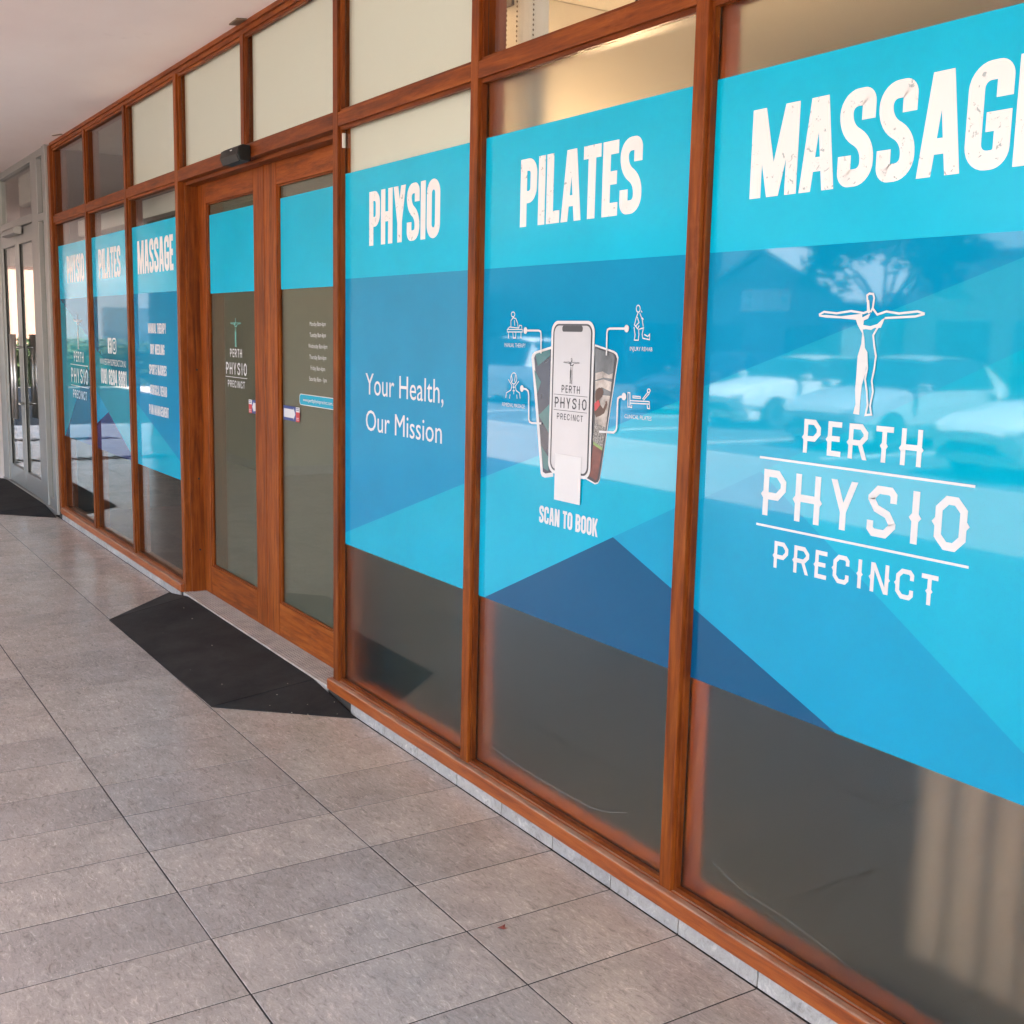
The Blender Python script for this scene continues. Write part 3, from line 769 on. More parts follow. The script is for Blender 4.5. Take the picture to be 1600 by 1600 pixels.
# ---- printed films
FZ0, FZ1, FS = 0.694, 2.214, 1.797      # bottom, top, line between cyan head and blue field
FYP = GY - 0.0012
def clip(poly, p, q, left):
    """part of poly on the left (or right) side of the line p->q"""
    out = []
    def side(r):
        s = (q[0] - p[0]) * (r[1] - p[1]) - (q[1] - p[1]) * (r[0] - p[0])
        return s if left else -s
    for i in range(len(poly)):
        a, b = poly[i], poly[(i + 1) % len(poly)]
        sa, sb = side(a), side(b)
        if sa >= 0: out.append(a)
        if (sa > 0) != (sb > 0) and abs(sa - sb) > 1e-12 and sa * sb < 0:
            t = sa / (sa - sb)
            out.append((a[0] + (b[0] - a[0]) * t, a[1] + (b[1] - a[1]) * t))
    return out

def region(rect, *cuts):
    for p, q, s in cuts:
        rect = clip(rect, p, q, s == 'L')
    return rect

FM = ['film_cyan', 'film_blue', 'film_light', 'film_bright', 'film_mid', 'film_navy', 'film_far_blue', 'film_far_navy', 'film_far_light']
CY, BL, LI, BR, MI, NV, FB, FN, FL = range(9)
def print_film(k, facets):
    a, b = LB[k][0] + .0095, LB[k][1] - .0095
    mb = MB().flat([(a, FS), (b, FS), (b, FZ1), (a, FZ1)], FYP, CY)
    rect = [(a, FZ0), (b, FZ0), (b, FS), (a, FS)]
    for mi, cuts in facets:
        poly = region(rect, *cuts)
        if len(poly) > 2: mb.flat(poly, FYP, mi)
    return mb.build('printed_film', FM, LOW[k])
E1 = ((1.7395, 1.4605), (2.5685, 1.7283)); E2 = ((1.752, 1.1704), (2.6465, 1.5765)); E3 = ((2.051, 1.2154), (2.7211, .797)); E4 = ((1.3884, 1.0154), (2.2346, .7009))
print_film(5, [(BL, [(*E1, 'L')]), (LI, [(*E1, 'R'), (*E2, 'L')]), (BR, [(*E2, 'R'), (*E3, 'L')]), (MI, [(*E2, 'R'), (*E3, 'R'), (*E4, 'L')]), (NV, [(*E4, 'R')])])
E5 = ((.6449, 1.1009), (1.6492, 1.4192)); E6 = ((.6928, .6996), (1.6497, 1.1329))
print_film(4, [(BL, [(*E5, 'L')]), (BR, [(*E5, 'R'), (*E6, 'L')]), (MI, [(*E6, 'R'), (*E4, 'L')]), (NV, [(*E6, 'R'), (*E4, 'R')])])
E7 = ((-.4507, .7472), (.5283, 1.0674))
print_film(3, [(BL, [(*E7, 'L')]), (BR, [(*E7, 'R')])])
E8 = ((-3.756, 1.0928), (-2.8271, .8079))
print_film(2, [(BL, [(*E8, 'L')]), (BR, [(*E8, 'R')])])
E9 = ((-4.869, 1.423), (-3.9244, 1.1763)); E10 = ((-4.8513, 1.1119), (-3.9523, .75)); E11 = ((-4.8615, .886), (-4.541, .9824))
print_film(1, [(FB, [(*E9, 'L')]), (FL, [(*E9, 'R'), (*E10, 'L')]), (MI, [(*E10, 'R'), (*E11, 'L')]), (FN, [(*E10, 'R'), (*E11, 'R')])])
E12 = ((-5.9129, 1.7571), (-5.1009, 1.5081)); E13 = ((-5.8954, 1.5749), (-5.0, 1.22)); E14 = ((-5.3461, .6969), (-5.0556, .7996)); E15 = ((-5.855, .8027), (-5.4899, 1.0644))
print_film(0, [(FB, [(*E12, 'L')]), (FL, [(*E12, 'R'), (*E13, 'L')]), (FL, [(*E13, 'R'), (*E15, 'L')]), (FB, [(*E13, 'R'), (*E15, 'R'), (*E14, 'L')]), (FN, [(*E15, 'R'), (*E14, 'R')])])
a, b = LB[6]
MB().flat([(a + .01, FZ0), (b - .01, FZ0), (b - .01, FS), (a + .01, FS)], FYP, 1).flat([(a + .01, FS), (b - .01, FS), (b - .01, FZ1), (a + .01, FZ1)], FYP, 0).build('printed_film', ['film_cyan', 'film_bright'], LOW[6])

TY = FYP - 0.0006     # lettering lies just proud of the film
def headline(k, text, x0, x1):
    letters(MB(), text, x0, x1, 1.917, 2.122, TY, 0.18, 0.045).build('headline', 'print_worn', LOW[k], label='distressed white letters ' + text)
headline(3, 'PHYSIO', -0.238, 0.336); headline(4, 'PILATES', 0.857, 1.462); headline(5, 'MASSAGE', 1.880, 2.662)
headline(0, 'PHYSIO', -5.735, -5.150); headline(1, 'PILATES', -4.690, -4.078); headline(2, 'MASSAGE', -3.650, -2.872)

def logo(parent, cx, base, s, y, man, txt, lines=True, sx=1.0):
    """line drawing of a figure with spread arms over three lines of slab lettering; base = world height of drawing height 1.036"""
    def X(x): return cx + x * s * sx
    def Zz(z): return base + (z - 1.036) * s
    mb = MB(); k = 0
    for p in ART['man_fill']:
        mb.flat([(X(x), Zz(z)) for x, z in p], y - 0.0002 * k); k += 1
    for p in ART['man_line']:
        mb.ribbon([(X(x), Zz(z)) for x, z in p], 0.0046 * s, y - 0.0002 * k); k += 1
    mb.build('logo_figure', man, parent)
    mb = MB()
    letters(mb, 'PERTH', X(-.165), X(.166), Zz(1.327), Zz(1.405), y, 0.155, 0.22, 'slab', 1.15)
    letters(mb, 'PHYSIO', X(-.285), X(.288), Zz(1.164), Zz(1.276), y, 0.155, 0.22, 'slab', 1.15)
    letters(mb, 'PRECINCT', X(-.238), X(.231), Zz(1.042), Zz(1.107), y, 0.155, 0.22, 'slab', 1.15)
    mb.box(X(-.303), X(.300), y - .0003, y, Zz(1.136), Zz(1.1415))
    if lines: mb.box(X(-.303), X(.300), y - .0003, y, Zz(1.300), Zz(1.3055))
    mb.build('logo_lettering', txt, parent)
logo(LOW[5], 2.265, 1.036, 1.0, TY, 'print_white', 'print_white')
logo(LOW[0], -5.425, 1.020, 1.0, TY, 'print_white', 'print_white')

# PHYSIO pane
for t_, xa, xb, z, h in (('Your Health,', -.268, .378, 1.337, .090), ('Our Mission', -.264, .369, 1.193, .087)):
    for q in split_words(font_text(MB(), t_, xa, xb, z, TY, h)): q.build('slogan_word', 'print_white', LOW[3])

# far MASSAGE pane: services
mb = MB()
for txt, z, xa, xb in (('MANUAL THERAPY', 1.549, -3.446, -3.056), ('DRY NEEDLING', 1.421, -3.404, -3.097), ('SPORTS INJURIES', 1.295, -3.443, -3.063), ('SURGICAL REHAB', 1.169, -3.427, -3.062), ('PAIN MANAGEMENT', 1.044, -3.465, -3.035)):
    letters(MB(), txt, xa, xb, z, z + 0.062, TY, 0.17, 0.05).build('service_line', 'print_white', LOW[2])
# far PILATES pane: contact details
letters(MB(), '(08) 6234 8331', -4.722, -4.004, 1.181, 1.288, TY, 0.18, 0.05).build('phone_number', 'print_white', LOW[1])
font_text(MB(), 'WWW.PERTHPHYSIOPRECINCT.COM.AU', -4.738, -4.013, 1.316, TY, 0.046).build('web_address', 'print_white', LOW[1])
mb = MB()
def rrect(x0, x1, z0, z1, r, n=5):
    out = []
    for cx, cz, a0 in ((x1 - r, z1 - r, 0), (x0 + r, z1 - r, 90), (x0 + r, z0 + r, 180), (x1 - r, z0 + r, 270)):
        out += [(cx + r * math.cos(R(a0 + 90 * i / n)), cz + r * math.sin(R(a0 + 90 * i / n))) for i in range(n + 1)]
    return out
mb.flat(rrect(-4.494, -4.386, 1.399, 1.508, .012), TY)
mb.ribbon([(-4.412, 1.482), (-4.428, 1.482), (-4.436, 1.472), (-4.436, 1.400)], .017, TY - .0004, 1)
mb.ribbon([(-4.455, 1.448), (-4.412, 1.448)], .015, TY - .0008, 1)
mb.ribbon(rrect(-4.362, -4.262, 1.404, 1.503, .028), .011, TY, closed=True)
mb.ribbon([(-4.312 + .026 * math.cos(R(a)), 1.4535 + .026 * math.sin(R(a))) for a in range(0, 360, 24)], .010, TY - .0004, closed=True)
mb.flat([(-4.286, 1.478), (-4.277, 1.478), (-4.277, 1.487), (-4.286, 1.487)], TY - .0006)
mb.build('social_icons', ['print_white', 'film_far_blue'], LOW[1])

# PILATES pane: phones, callouts, icons
for i0, i1 in ((0, 8), (8, 15), (15, 25), (25, 34)):
    mb = MB()
    for j, p in enumerate(ART['icon_line'][i0:i1]): mb.ribbon(p, .0030, TY - .00012 * j, closed=p[0] == p[-1])
    mb.build('icon_drawing', 'print_white', LOW[4])
for t_, xa, xb, z, h in (('MANUAL THERAPY', .780, .906, 1.5445, .0135), ('INJURY REHAB', 1.4375, 1.535, 1.547, .0115), ('REMEDIAL MASSAGE', .773, .909, 1.3535, .0125), ('CLINICAL PILATES', 1.4245, 1.543, 1.360, .0115)):
    font_text(MB(), t_, xa, xb, z, TY, h).build('icon_caption', 'print_white', LOW[4])
mb = MB()
mb.flat(ART['phoneL'], TY, 0); mb.flat(ART['picL'], TY - .0005, 1)
for p in ART['picL_teal']: mb.flat(p, TY - .0009, 2)
mb.build('phone_picture', ['print_white', 'print_navy', 'print_teal'], LOW[4], label='tilted left phone with dark teal picture')
mb = MB()
mb.flat(ART['phoneR'], TY, 0)
ins = []
c = (sum(p[0] for p in ART['phoneR']) / 9, sum(p[1] for p in ART['phoneR']) / 9)
mb.flat([(c[0] + (x - c[0]) * .93, c[1] + (z - c[1]) * .975) for x, z in ART['phoneR']], TY - .0004, 1)
for key, mi in (('picR_sky', 2), ('picR_low', 3), ('picR_grass', 4), ('picR_line', 6), ('picR_track', 7)): mb.flat(ART[key], TY - .0008, mi)
for p in ART['picR_cloud']: mb.flat(p, TY - .0012, 3)
mb.flat(ART['picR_man'], TY - .0016, 5); mb.flat(ART['picR_top'], TY - .0020, 8)
mb.build('phone_picture', ['print_white', 'print_dark', 'print_sky', 'print_cloud', 'print_gravel', 'print_skin', 'print_green', 'print_track', 'print_red'], LOW[4], label='tilted right phone with picture of an athlete on a track')
mb = MB()
x0, x1, z0, z1 = 1.053, 1.274, 1.166, 1.628
mb.flat(rrect(x0, x1, z0, z1, .034, 8), TY - .0024, 0)
mb.flat(rrect(x0 + .010, x1 - .010, z0 + .009, z1 - .009, .028, 8), TY - .0027, 1)
mb.flat(rrect(x0 + .017, x1 - .017, z0 + .015, z1 - .014, .023, 8), TY - .0030, 2)
mb.flat(rrect(x0 + .058, x1 - .058, z1 - .032, z1 - .0142, .007, 4), TY - .0033, 1)
mb.build('phone_picture', ['print_white', 'print_dark', 'print_screen'], LOW[4], label='upright middle phone with white screen and logo')
logo(LOW[4], 1.1635, 1.332, .286, TY - .0033, 'print_dark', 'print_dark')
mb = MB().flat([(1.0925, 1.0865), (1.2285, 1.0865), (1.2285, 1.2285), (1.0925, 1.2285)], TY - .0040)
mb.build('blank_card', 'print_white', LOW[4])
for p, (x, z) in zip(ART['conn'], ART['dots']):
    mb = MB().ribbon(p, .0062, TY - .0036)
    mb.flat([(x + .0105 * math.cos(R(a)), z + .0105 * math.sin(R(a))) for a in range(0, 360, 20)], TY - .0040)
    mb.build('callout_line', 'print_white', LOW[4])
letters(MB(), 'SCAN TO BOOK', 1.007, 1.316, 1.003, 1.057, TY, 0.18, 0.045).build('scan_lettering', 'print_white', LOW[4])

# pale curved scratches on the two nearest panes
for k, pts in ((4, [(.7495, .1823), (.86, .1755), (.9606, .1707), (1.06, .1695), (1.1643, .17), (1.25, .1722), (1.3307, .1761), (1.4132, .1925), (1.4977, .2219)]),
               (5, [(1.8643, .2252), (1.8947, .2146), (1.9754, .1927), (2.06, .1882), (2.1437, .1845), (2.2682, .1694), (2.3216, .1603)])):
    sm = []
    for j in range(len(pts) - 1):
        q0, q1, q2, q3 = (Vector(pts[max(0, min(len(pts) - 1, j + d))]) for d in (-1, 0, 1, 2))
        for s_ in (0, .25, .5, .75):
            sm.append(tuple(.5 * (2 * q1 + (q2 - q0) * s_ + (2 * q0 - 5 * q1 + 4 * q2 - q3) * s_ ** 2 + (3 * q1 - q0 - 3 * q2 + q3) * s_ ** 3)))
    MB().ribbon(sm + [pts[-1]], .0006 if k == 5 else .0010, GY - .0004).build('scratch', 'skirting_tile', LOW[k])

# ---- doors
DY = 0.130
def door(x0, x1, gl, gr, label):
    d = MB()
    zb, zt, gb, gt = 0.056, 2.384, 0.225, 2.270
    d.box(x0, gl, DY, DY + .042, zb, zt).box(gr, x1, DY, DY + .042, zb, zt)
    d.box(gl, gr, DY + .0004, DY + .0416, zb, gb, 1).box(gl, gr, DY + .0004, DY + .0416, gt, zt, 1)
    o = d.build('door', ['timber_door', 'timber_door_rail'], shop, bevel=0.0025, label=label)
    MB().box(gl - .002, gr + .002, DY + .019, DY + .025, gb - .002, gt + .002).build('door_pane', 'door_glass', o)
    MB().box(gl - .001, gr + .001, DY + .0255, DY + .0265, gb - .001, gt + .001).build('tint_film', 'tint_film', o)
    bd = MB()
    t = .008
    bd.box(gl, gl + t, DY + .008, DY + .0185, gb + .0005, gt - .0005).box(gr - t, gr, DY + .008, DY + .0185, gb + .0005, gt - .0005)
    bd.box(gl + t, gr - t, DY + .008, DY + .0185, gb + .0005, gb + t, 1).box(gl + t, gr - t, DY + .008, DY + .0185, gt - t, gt - .0005, 1)
    bd.build('glazing_bead', ['timber_door', 'timber_level'], o, bevel=.0015)
    mb = MB().flat([(gl + .008, 1.779), (gr - .008, 1.779), (gr - .008, 2.207), (gl + .008, 2.207)], DY + .0178)
    mb.build('printed_film', 'film_cyan', o)
    return o
dl = door(-2.652, -1.609, -2.513, -1.757, 'left sliding door leaf with small logo')
dr = door(-1.604, -0.500, -1.440, -0.640, 'right sliding door leaf with opening hours')
DT = DY + .0178
logo(dl, -2.095, 1.270, .57, DT, 'print_mint', 'print_white', lines=False)
mb = MB()
for i, t_ in enumerate(('Monday 8am-6pm', 'Tuesday 8am-6pm', 'Wednesday 8am-6pm', 'Thursday 8am-6pm', 'Friday 8am-6pm', 'Saturday 8am - 1pm')):
    w = (.0915, .0935, .109, .0975, .083, .101)[i]
    font_text(MB(), t_, -.985 - w, -.985 + w, 1.606 - .0502 * i, DT, .021).build('opening_hours', 'print_white', dr)
mb = MB().flat(rrect(-1.205, -.735, 1.238, 1.288, .018), DT)
mb.ribbon(rrect(-1.205, -.735, 1.238, 1.288, .018), .003, DT - .0002, 1, closed=True)
mb.build('web_address_strip', ['print_link', 'print_white'], dr)
font_text(MB(), 'www.perthphysioprecinct.com.au', -1.160, -.790, 1.256, DT - .0006, .017).build('web_address', 'print_white', dr)
def sticker(d, x0, x1, s):
    """arrow sticker: blue field with white arrow, red and white end"""
    z0, z1 = 1.152, 1.222
    xe = x0 + .047 if s < 0 else x1 - .047           # edge between field and end block
    fx0, fx1 = (xe, x1) if s < 0 else (x0, xe)
    ex0, ex1 = (x0, xe) if s < 0 else (xe, x1)
    mb = MB().flat([(fx0, z0), (fx1, z0), (fx1, z1), (fx0, z1)], DT, 0)
    mb.flat([(ex0, z0), (ex1, z0), (ex1, z0 + .046), (ex0, z0 + .046)], DT, 1).flat([(ex0, z0 + .046), (ex1, z0 + .046), (ex1, z1), (ex0, z1)], DT, 2)
    zm = (z0 + z1) / 2
    tip, neck, tail = (fx0 + .006, fx0 + .03, fx1 - .008) if s < 0 else (fx1 - .006, fx1 - .03, fx0 + .008)
    mb.flat([(tip, zm), (neck, zm + .029), (neck, zm + .021), (tail, zm + .021), (tail, zm - .021), (neck, zm - .021), (neck, zm - .029)], DT - .0004, 2)
    for j in range(2): mb.flat([(ex0 + .006, z1 - .008 - .008 * j), (ex1 - .006, z1 - .008 - .008 * j), (ex1 - .006, z1 - .005 - .008 * j), (ex0 + .006, z1 - .005 - .008 * j)], DT - .0004, 0)
    for j in range(2): mb.flat([(ex0 + .006, z0 + .008 + .008 * j), (ex1 - .010, z0 + .008 + .008 * j), (ex1 - .010, z0 + .011 + .008 * j), (ex0 + .006, z0 + .011 + .008 * j)], DT - .0004, 2)
    mb.build('arrow_sticker', ['print_signblue', 'print_red', 'print_white'], d)
sticker(dl, -1.905, -1.762, -1)
sticker(dr, -1.412, -1.205, 1)

# ribbed aluminium threshold in front of the doors
th = MB().box(-2.655, -0.548, .018, .150, .02, .0488, 1).box(-2.655, -0.548, .004, .0178, .02, .0535).box(-2.655, -0.548, .1305, .1502, .0489, .0537).build('threshold', ['threshold_metal', 'groove_shade'], shop, bevel=.0008)
y = .0215
while y < .126:
    MB().box(-2.6545, -0.5485, y, y + .0095, .0489, .0537).build('rib', 'threshold_metal', th, bevel=.0008)
    y += .0158
MB().box(-2.6555, -0.5475, .0405, .20, 0.0, .0195).build('threshold_bed', 'grout', shop)

# automatic door sensor on the transom
sb = empty('motion_sensor', (-1.60, 0.02, 2.41))
tag(sb, 'black box motion sensor on the timber rail above the double doors', 'sensor')
def at(o, loc):
    o.location = tuple(-c for c in loc); return o
mb = MB().prism_x([(.020, 2.372), (.020, 2.446), (-.020, 2.448), (-.040, 2.436), (-.046, 2.404), (-.034, 2.376)], -1.735, -1.475)
at(mb.build('housing', 'black_plastic', sb, bevel=.005, seg=3), sb.location)
mb = MB().prism_x([(-.035, 2.371), (-.0475, 2.398), (-.040, 2.4), (-.028, 2.369)], -1.722, -1.488)
at(mb.build('lens_strip', 'dark_gasket', sb, bevel=.002), sb.location)
mb = MB().box(-1.58, -1.555, -.0465, -.0445, 2.424, 2.428)
at(mb.build('maker_mark', 'white_plastic', sb), sb.location)
tag(MB().prism_z([(-1.618, -.030), (-1.49, -.036), (-1.468, .006), (-1.60, .010)], SOF - .0065, SOF - .0005).build('ceiling_bracket', 'brown_metal', bevel=.001),
    'small brown metal plate on the ceiling above the motion sensor', 'bracket')
tag(MB().prism_z([(-5.62, -.05), (-5.50, -.012), (-5.505, .004), (-5.62, -.034)], SOF - .005, SOF - .0005).build('ceiling_clip', 'brown_metal'),
    'tiny dark clip on the ceiling near the far end of the timber', 'clip')

# ------------------------------------------------------------------ rubber ramp in front of the doors
def ramp(name, label, A, F, E_, D, B, Cc, zt):
    """black rubber wedge with two wings: floor points A F E_ D, top edge B-Cc against the threshold"""
    e = tag(empty(name, ((F[0] + E_[0]) / 2, F[1], 0)), label, 'ramp')
    ox, oy = e.location[0], e.location[1]
    lip = .005
    def piece(nm, pts):
        c = (sum(p[0] for p in pts) / len(pts), sum(p[1] for p in pts) / len(pts))
        q = []
        for x, y_, z in pts:                       # pull the piece in a little so that a seam shows
            d = Vector((c[0] - x, c[1] - y_)); d = d / max(d.length, 1e-6) * .0035
            q.append((x + d.x - ox, y_ + d.y - oy, z))
        n = len(q)
        mb = MB().add(q + [(x, y_, .0008) for x, y_, z in q], [tuple(range(n)), tuple(range(n, 2 * n))[::-1]] + [(i, n + i, n + (i + 1) % n, (i + 1) % n) for i in range(n)])
        mb.build(nm, 'rubber', e, bevel=.0012, seg=2)
    piece('ramp_body', [(*F, lip), (*E_, lip), (Cc[0], Cc[1], zt), (B[0], B[1], zt)])
    piece('wing', [(*E_, lip), (*D, lip), (Cc[0], Cc[1], zt)])
    piece('wing', [(*A, lip), (*F, lip), (B[0], B[1], zt)])
    return e
ramp('rubber_ramp', 'black rubber ramp with sloping wings in front of the timber double doors', (-2.90, -.012), (-2.375, -.49), (-.655, -.478), (-.225, -.004), (-2.56, .0025), (-.69, .0025), .047)
ramp('rubber_ramp', 'black rubber ramp in front of the far metal doors', (-9.15, -.022), (-8.7, -.47), (-6.55, -.47), (-6.11, -.024), (-8.55, -.012), (-6.60, -.012), .040)

# grit and a dry leaf
rg = random.Random(11)
dm = MB().add([(-.006, -.003, 0), (.007, -.002, 0), (.005, .004, 0), (-.004, .003, 0), (0, 0, .003)], [(0, 1, 4), (1, 2, 4), (2, 3, 4), (3, 0, 4), (3, 2, 1, 0)]).mesh('wood_chip', 'debris')
spots = [(-2.05, -.13), (-.62, -.20), (-.42, -.02), (-.45, -.13), (-.40, -.22), (-.35, -.17), (-.52, -.27), (-1.2, -.40), (-1.9, -.33), (-1.5, -.2), (-.9, -.35), (-1.05, -.485), (-.85, -.487), (-.30, -.06), (-2.3, -.1), (-.7, -.12)]
for i, (x, y_) in enumerate(spots):
    o = bpy.data.objects.new('wood_chip', dm); COL.objects.link(o)
    zz = 0.004 + max(0, (.049 * (y_ + .48) / .485)) if x < -.66 else 0.003 + max(0, .049 * (1 - (x + .69) / .46) * (y_ + .48 + .0) / .49) * 0.9
    if y_ < -.48: zz = 0.001
    o.location = (x, y_, zz + .001); o.rotation_euler = (rg.uniform(-.1, .1), 0, rg.uniform(0, 6.3)); sc = rg.uniform(.25, .70); o.scale = (sc, sc, sc)
    tag(o, 'pale speck of grit lying on or beside the rubber ramp at the timber doors', 'grit', 'grit on the rubber ramp')
lf = MB()
lf.add([(-.022, -.006, .001), (-.008, -.012, .004), (.010, -.010, .003), (.024, .004, .006), (.006, .010, .002), (-.010, .008, .005), (0, 0, .007), (.004, .022, .012)],
       [(0, 1, 6), (1, 2, 6), (2, 3, 6), (3, 4, 6), (4, 5, 6), (5, 0, 6), (6, 4, 7), (6, 7, 5)])
o = lf.build('dry_leaf', 'dead_leaf'); o.location = (1.537, -.39, .0005); o.rotation_euler = (0, 0, .6); o.scale = (.62, .62, .62)
tag(o, 'small curled reddish dry leaf lying on the tiles', 'leaf')

# ------------------------------------------------------------------ aluminium entrance at the far end
ent = tag(empty('metal_entrance'), 'grey aluminium framed glass double doors at the far left end of the walkway', 'entrance')
AY = 0.0
def alu(name, x0, x1, z0, z1, y0=AY, y1=0.09, parent=ent, b=.003): return MB().box(x0, x1, y0, y1, z0, z1).build(name, 'aluminium', parent, bevel=b)
alu('end_post', -6.255, -6.131, .02, SOF, -.012)
alu('post', -6.82, -6.55, .045, SOF - .06)
alu('post', -8.80, -8.50, .045, SOF - .06)
alu('head_rail', -8.80, -6.256, SOF - .06, SOF - .001)
alu('transom_rail', -8.499, -6.821, 2.46, 2.53)
alu('transom_rail', -6.549, -6.256, 2.44, 2.50)
alu('sill', -8.80, -6.256, .0, .044, -.010, .10)
MB().box(-8.499, -6.821, .035, .041, 2.531, SOF - .061).build('glass_pane', 'clear_glass', ent)
MB().box(-6.549, -6.256, .035, .041, 2.501, SOF - .061).build('glass_pane', 'clear_glass', ent)
MB().box(-6.549, -6.256, .035, .041, .045, 2.439).build('glass_pane', 'clear_glass', ent)
alu('sidelight_rail', -6.549, -6.256, .0445, .12, .012, .06)
def adoor(x0, x1, hx, label):
    d = MB().box(x0, x0 + .09, .012, .055, .05, 2.45).box(x1 - .09, x1, .012, .055, .05, 2.45)
    d.box(x0 + .09, x1 - .09, .0124, .0546, .05, .22).box(x0 + .09, x1 - .09, .0124, .0546, 2.31, 2.45)
    o = d.build('door', 'aluminium', ent, bevel=.003, label=label)
    MB().box(x0 + .088, x1 - .088, .031, .037, .218, 2.312).build('door_pane', 'clear_glass', o)
    MB().box(x0 + .090, x0 + .099, .020, .0305, .22, 2.31).box(x1 - .099, x1 - .09, .020, .0305, .22, 2.31).build('gasket', 'dark_gasket', o)
    h = MB().tube([(hx, -.055, .72), (hx, -.055, 1.50)], .016, 12)
    for z in (.86, 1.38): h.tube([(hx, -.055, z), (hx, .014, z)], .011, 8)
    h.build('pull_handle', 'steel', o, smooth=True)
adoor(-8.495, -7.665, -7.745, 'left glass door leaf with long pull handle')
adoor(-7.655, -6.825, -7.575, 'right glass door leaf with long pull handle')
cl = MB().prism_x([(.0, 2.385), (.0, 2.455), (-.05, 2.452), (-.07, 2.43), (-.07, 2.395), (-.05, 2.385)], -7.95, -7.30)
tag(cl.build('door_operator', 'aluminium', bevel=.004), 'pale metal sensor housing over the far glass doors', 'sensor')
wb = MB().prism_x([(.16, 2.72), (.22, 2.70), (.30, 2.78), (.30, 3.0), (.16, 3.0)], -8.30, -7.72)
tag(wb.build('wall_unit', 'white_plastic', bevel=.01), 'white box unit hanging behind the fanlight of the metal doors', 'box')
mb = MB().box(-16, -8.802, -.03, .25, -.003, SOF - .0005)
tag(mb.build('rendered_wall', 'plaster', bevel=.004), 'cream rendered wall at the far left beyond the metal doors', 'wall')

# building wing that narrows the walkway opposite the metal doors
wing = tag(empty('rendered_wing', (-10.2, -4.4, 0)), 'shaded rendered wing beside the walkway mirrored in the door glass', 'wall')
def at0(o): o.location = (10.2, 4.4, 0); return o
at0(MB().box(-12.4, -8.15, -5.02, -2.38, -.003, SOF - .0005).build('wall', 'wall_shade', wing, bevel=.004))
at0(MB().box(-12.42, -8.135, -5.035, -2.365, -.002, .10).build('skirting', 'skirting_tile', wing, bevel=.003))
# ribbed warning strips across the far end of the walkway
plain('strip_dark', (.03, .03, .03), .7)
for sx0, lab in ((-10.6, 'dark ribbed warning strip on the tiles mirrored in the far panes'), (-13.3, 'second dark ribbed warning strip farther down the walkway')):
    ts = tag(empty('warning_strip', (sx0, -1.1, 0)), lab, 'floor strip')
    bm_ = MB().add([(-.03, -.16, .001), (.03, -.16, .001), (.13, .16, .001), (.07, .16, .001), (-.03, -.16, .006), (.03, -.16, .006), (.13, .16, .006), (.07, .16, .006)],
                   [(0, 3, 2, 1), (4, 5, 6, 7), (0, 1, 5, 4), (1, 2, 6, 5), (2, 3, 7, 6), (3, 0, 4, 7)]).mesh('rib', 'strip_dark')
    for k in range(16):
        o = bpy.data.objects.new('rib', bm_); COL.objects.link(o); o.parent = ts; o.location = (0, -1.0 + .135 * k, .0006); o.rotation_euler = (0, 0, R(90))

# ------------------------------------------------------------------ rooms behind the glass
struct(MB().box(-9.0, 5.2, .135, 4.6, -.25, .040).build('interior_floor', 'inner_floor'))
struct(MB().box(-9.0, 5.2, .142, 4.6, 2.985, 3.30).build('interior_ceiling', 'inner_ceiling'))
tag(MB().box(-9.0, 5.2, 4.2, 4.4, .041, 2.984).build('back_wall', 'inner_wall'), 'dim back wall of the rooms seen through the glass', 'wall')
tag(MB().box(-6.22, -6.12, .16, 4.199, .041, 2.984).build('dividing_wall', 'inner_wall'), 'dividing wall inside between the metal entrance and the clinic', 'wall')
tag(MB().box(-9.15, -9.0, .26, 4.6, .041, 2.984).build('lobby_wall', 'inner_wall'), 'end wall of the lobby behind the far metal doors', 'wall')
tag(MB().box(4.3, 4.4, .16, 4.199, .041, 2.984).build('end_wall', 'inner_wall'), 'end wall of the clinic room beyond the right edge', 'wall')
tag(MB().box(-2.30, -2.22, .9, 3.2, .041, 2.984).box(-2.219, -.52, 3.12, 3.2, .041, 2.984).build('reception_wall', 'reception_paint', bevel=.004), 'grey green partition corner seen through the timber doors', 'wall')
pw = tag(empty('partition_wall', (-.32, 2.2, .041)), 'partition with pale upper half lit by the warm lamp behind the PILATES pane', 'wall')
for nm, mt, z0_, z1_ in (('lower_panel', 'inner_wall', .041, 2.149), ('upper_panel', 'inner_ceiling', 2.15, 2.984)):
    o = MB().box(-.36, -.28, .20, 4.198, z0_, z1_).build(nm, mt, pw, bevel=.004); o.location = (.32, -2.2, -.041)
# white pelmet inside above the far panes and the doors
tag(MB().box(-6.0, -2.75, .20, .36, 2.30, 2.42).build('pelmet', 'white_plastic', bevel=.006), 'white pelmet inside the far timber windows', 'pelmet')
tag(MB().box(-2.20, -.55, .30, .46, 2.28, 2.40).build('pelmet', 'white_plastic', bevel=.006), 'white pelmet inside above the timber doors', 'pelmet')

